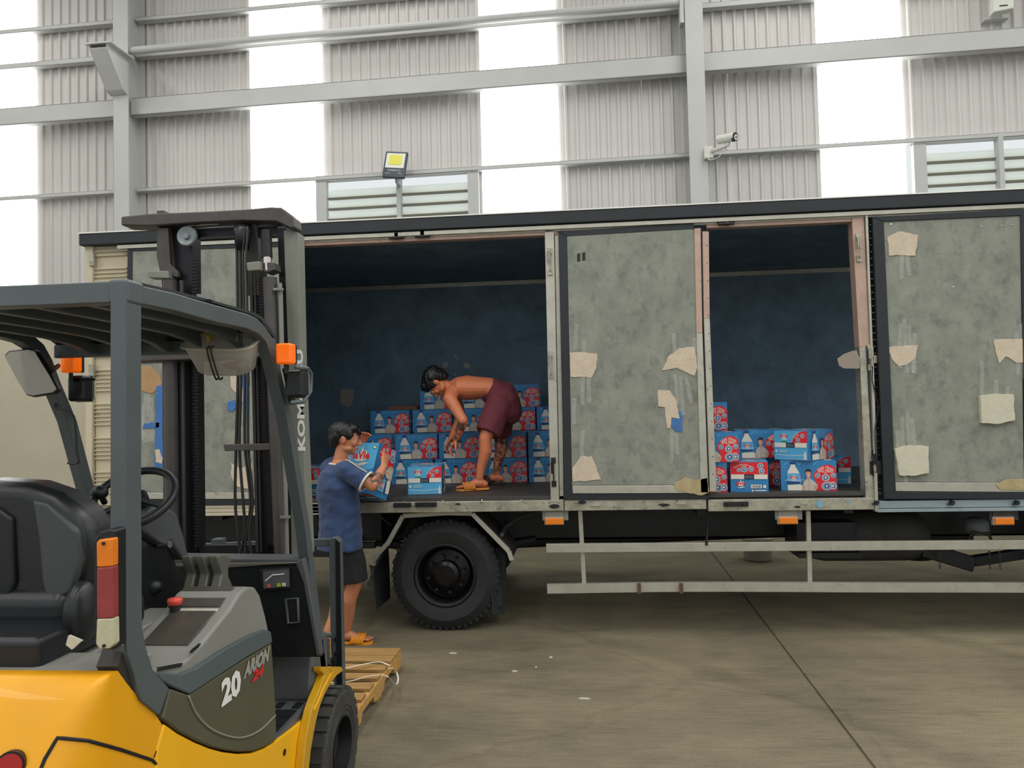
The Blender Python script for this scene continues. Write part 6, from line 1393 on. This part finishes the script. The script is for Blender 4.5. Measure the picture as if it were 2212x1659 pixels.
def hair(parent, q, R, seed, extra=(), s=1.1):
    hm_ = MB()
    for p, rad in [((0, -0.022, 0.047), (0.083, 0.096, 0.076)), ((0, -0.058, 0.012), (0.078, 0.055, 0.068)), ((0, 0.052, 0.078), (0.062, 0.042, 0.034)), ((0.066, 0.005, 0.036), (0.018, 0.05, 0.04)), ((-0.066, 0.005, 0.036), (0.018, 0.05, 0.04)), ((0, 0.085, 0.064), (0.045, 0.016, 0.02)), ((0, -0.07, -0.03), (0.055, 0.03, 0.035))]+list(extra):
        hm_.ell(q(*p), tuple(a*s for a in rad), R, n=18, h=12)
    o = remesh(hm_.build('hair', M('black_hair', (14, 14, 16), 0.45), parent=parent), 0.006, 1)
    return wrinkle(o, 0.006, 60, (1, 1, 0.35), seed)
hair(mA, qA, RA, 2.0, [((0.02, 0.092, 0.05), (0.03, 0.012, 0.022))])
# shirt
sh = MB()
hem = pel+Vector((0, 0, -0.15))
bk_ = -fw*0.02
sh.sweep([hem+bk_, pel+Vector((0, 0, -0.06))+bk_, pel+Vector((0, 0, 0.10))+bk_, che+bk_, lerp(che, nek, 0.55)+Vector((0, 0, -0.01))+bk_, nek+Vector((0, 0, -0.045))], [(0.212, 0.168), (0.205, 0.162), (0.192, 0.15), (0.202, 0.15), (0.176, 0.118), (0.092, 0.082)], n=24, side=lf)
sleeves = []
for a, b in ((shR, elR), (shL, elL)):
    e = lerp(a, b, 0.72); limb(sh, [lerp(nek, a, 0.6)+Vector((0, 0, -0.035)), a+Vector((0, 0, -0.004))], [0.078, 0.075]); sh.sweep([a, lerp(a, e, 0.5), e], [0.074, 0.074, 0.076], n=18); sleeves.append((e, (b-a).normalized()))
m_shirt = M('navy_jersey', (44, 66, 104), 0.85, var=0.08, scale=14, sheen=0.15)
so_ = remesh(sh.build('t_shirt', m_shirt, parent=mA), 0.0075, 2)
wrinkle(so_, 0.012, 7, (1.0, 1.0, 1.4), 5.0); wrinkle(so_, 0.004, 22, (1.3, 1.3, 0.7), 1.0)
def ring(c, ax, ra, rb, r, name, mat, parent, side=None, tube=None):
    ax = Vector(ax).normalized(); s_ = Vector(side) if side is not None else ax.orthogonal(); s_ = (s_-ax*s_.dot(ax)).normalized(); w_ = ax.cross(s_)
    return MB().sweep([Vector(c)+s_*ra*cos(2*pi*i/28)+w_*rb*sin(2*pi*i/28) for i in range(28)], tube or r, n=8, closed=True).build(name, mat, parent=parent, smooth=True)
m_trim = M('off_white_ribbing', (222, 212, 196), 0.8)
ring(nek+Vector((0, 0, -0.012))+fw*0.004, Vector((0.12, 0.05, 1)), 0.075, 0.07, 0.0075, 'collar_trim', m_trim, so_, lf)
for e, ax in sleeves: ring(e, ax, 0.077, 0.077, 0.0085, 'sleeve_trim', m_trim, so_)
# pale shoulder seam on the near side
MB().sweep(curve3([nek+Vector((0.055, -0.05, -0.005)), lerp(nek, shR, 0.6)+Vector((0.02, -0.03, 0.05)), shR+Vector((0.01, -0.02, 0.077)), lerp(shR, elR, 0.35)+Vector((0.01, -0.03, 0.076)), lerp(shR, elR, 0.72)+Vector((0.02, -0.03, 0.07))], 5), 0.0035, n=6).build('shoulder_stripe', m_trim, parent=so_)
# shorts
st = MB(); m_bs = M('black_cloth', (24, 25, 28), 0.85, var=0.15, scale=12)
trunk(st, [pel+Vector((0, 0, -0.15)), pel+Vector((0, 0, -0.05)), pel+Vector((0, 0, 0.04))], [(0.16, 0.12), (0.16, 0.12), (0.15, 0.11)], lf)
for h_, k_ in ((hipR, knR), (hipL, knL)):
    e = lerp(h_, k_, 0.93); st.sweep([h_, lerp(h_, e, 0.5), e], [0.088, 0.104, 0.11], n=18)
so2 = remesh(st.build('shorts', m_bs, parent=mA), 0.009, 2); wrinkle(so2, 0.008, 9, (1.5, 1.5, 0.6), 3.0)
m_san = M('orange_foam_sandal', (224, 140, 20), 0.6, var=0.05, scale=20)
sandal(mA, *QR, 1.0, m_san); sandal(mA, *QL, 1.0, m_san)
# carried carton
cC = J(796, 1018, 5.72); lx = (J(783, 1072, 5.58)-J(806, 968, 5.70)).normalized()
nz_ = Vector((-0.35, -0.86, 0.36)); nz_ = (nz_-lx*nz_.dot(lx)).normalized(); ly = nz_.cross(lx)
Rc = Matrix((lx, ly, nz_)).transposed()
# the printed top faces the camera, its words running across: turn the long axis upright
o_c = carton(0, 0, 0, 0, 'bright water carton held against the chest by the man in the navy T-shirt', None, Rc.to_euler())
if 'group' in o_c.keys(): del o_c['group']
o_c.location = cC - nz_*BH/2
# ---------------------------------------------------------------- bent man inside the truck
B0 = Vector((-0.82, 6.45, ZF))
mB_ = root('person', B0, 'shirtless man in maroon shorts bending over inside the truck, facing left', 'person')
fwB = Vector((-1, -0.08, 0)).normalized(); lfB = Vector((0.08, -1, 0))      # his left side is towards us
hcB = J(945, 826, 6.42); nkB = J(968, 836, 6.44); chB = J(1008, 838, 6.46); wsB = J(1055, 838, 6.46); plB = J(1083, 858, 6.48)
sN = J(972, 862, 6.27); eN = J(1000, 908, 6.18); wN = J(986, 948, 6.25); sF = J(982, 852, 6.64); eF = J(996, 900, 6.72); wF = J(975, 945, 6.66)
hN = plB+lfB*0.09+Vector((0, 0, -0.03)); hF = plB-lfB*0.09+Vector((0, 0, -0.03))
kN = J(1048, 948, 6.27); aN = J(1036, 1040, 6.27); aN.z = ZF+0.105; kF = J(1080, 948, 6.74); aF = J(1073, 1030, 6.74); aF.z = ZF+0.105
bb = MB()
trunk(bb, [plB+Vector((0.03, 0, -0.06)), plB+Vector((0.0, 0, 0.0)), wsB, lerp(wsB, chB, 0.5), chB, lerp(chB, nkB, 0.55), nkB+Vector((0.02, 0, -0.01))], [(0.15, 0.11), (0.152, 0.112), (0.13, 0.095), (0.145, 0.10), (0.168, 0.112), (0.15, 0.09), (0.07, 0.062)], lfB)
bb.sweep([nkB, lerp(nkB, hcB, 0.5), hcB+Vector((0.01, 0, 0.0))], [0.056, 0.052, 0.05], n=14, rounded=True)
for a, b, c in ((sN, eN, wN), (sF, eF, wF)):
    limb(bb, [lerp(nkB, a, 0.45)+Vector((0.03, 0, 0)), a], [0.06, 0.06]); limb(bb, [a, lerp(a, b, 0.4), b], [0.056, 0.052, 0.041]); limb(bb, [b, lerp(b, c, 0.3), c], [0.042, 0.043, 0.028])
hand(bb, wN, (-0.55, 0.0, -0.83), Vector((0.8, 0.1, -0.5)), 0.55, 1.0, left=True); hand(bb, wF, (-0.5, 0.0, -0.85), Vector((0.8, -0.1, -0.5)), 0.5, 1.0)
for h_, k_, a_ in ((hN, kN, aN), (hF, kF, aF)):
    limb(bb, [h_, lerp(h_, k_, 0.5), k_], [0.095, 0.08, 0.055]); limb(bb, [k_, lerp(k_, a_, 0.33)-fwB*0.02, lerp(k_, a_, 0.72), a_], [0.054, 0.057, 0.04, 0.034])
QN = foot(bb, aN, (-0.97, -0.2), 0.02); QF = foot(bb, aF, (-0.9, 0.25), 0.0)
qB, RB = head(bb, hcB, Vector((-0.32, 0.12, -0.94)), Vector((-0.94, 0, 0.32)), 1.1)
tat = [(tuple(lerp(eN, wN, 0.5)-B0), 0.12), (tuple(lerp(kF, aF, 0.45)-B0), 0.2), (tuple(wN+Vector((-0.03, 0, -0.06))-B0), 0.06), (tuple(lerp(kF, hF, 0.1)-B0), 0.1)]
remesh(bb.build('body', skin_mat('tanned_skin', (206, 122, 84), tat), parent=mB_), 0.0058, 2)
face_bits(mB_, qB, RB, 1.1)
hair(mB_, qB, RB, 9.0, [((0, 0.05, 0.09), (0.06, 0.05, 0.03)), ((0, -0.01, 0.075), (0.07, 0.07, 0.05))], s=1.2)
st = MB(); m_ms = M('maroon_cloth', (104, 44, 54), 0.85, var=0.12, scale=10)
trunk(st, [plB+Vector((0.035, 0, -0.12)), plB+Vector((0.02, 0, -0.05)), plB+Vector((-0.01, 0, 0.01)), lerp(plB, wsB, 0.5)+Vector((0, 0, 0.0))], [(0.172, 0.14), (0.182, 0.15), (0.18, 0.148), (0.158, 0.124)], lfB)
for h_, k_, t in ((hN, kN, 0.86), (hF, kF, 0.86)):
    e = lerp(h_, k_, t); st.sweep([h_, lerp(h_, e, 0.5), e], [0.118, 0.115, 0.112], n=18)
so3 = remesh(st.build('shorts', m_ms, parent=mB_), 0.009, 2); wrinkle(so3, 0.010, 8, (1.5, 1.5, 0.7), 7.0)
m_sb = M('tan_slipper', (206, 128, 50), 0.6)
sandal(mB_, *QN, 1.0, m_sb); sandal(mB_, *QF, 1.0, M('dark_slipper', (52, 44, 40), 0.6))
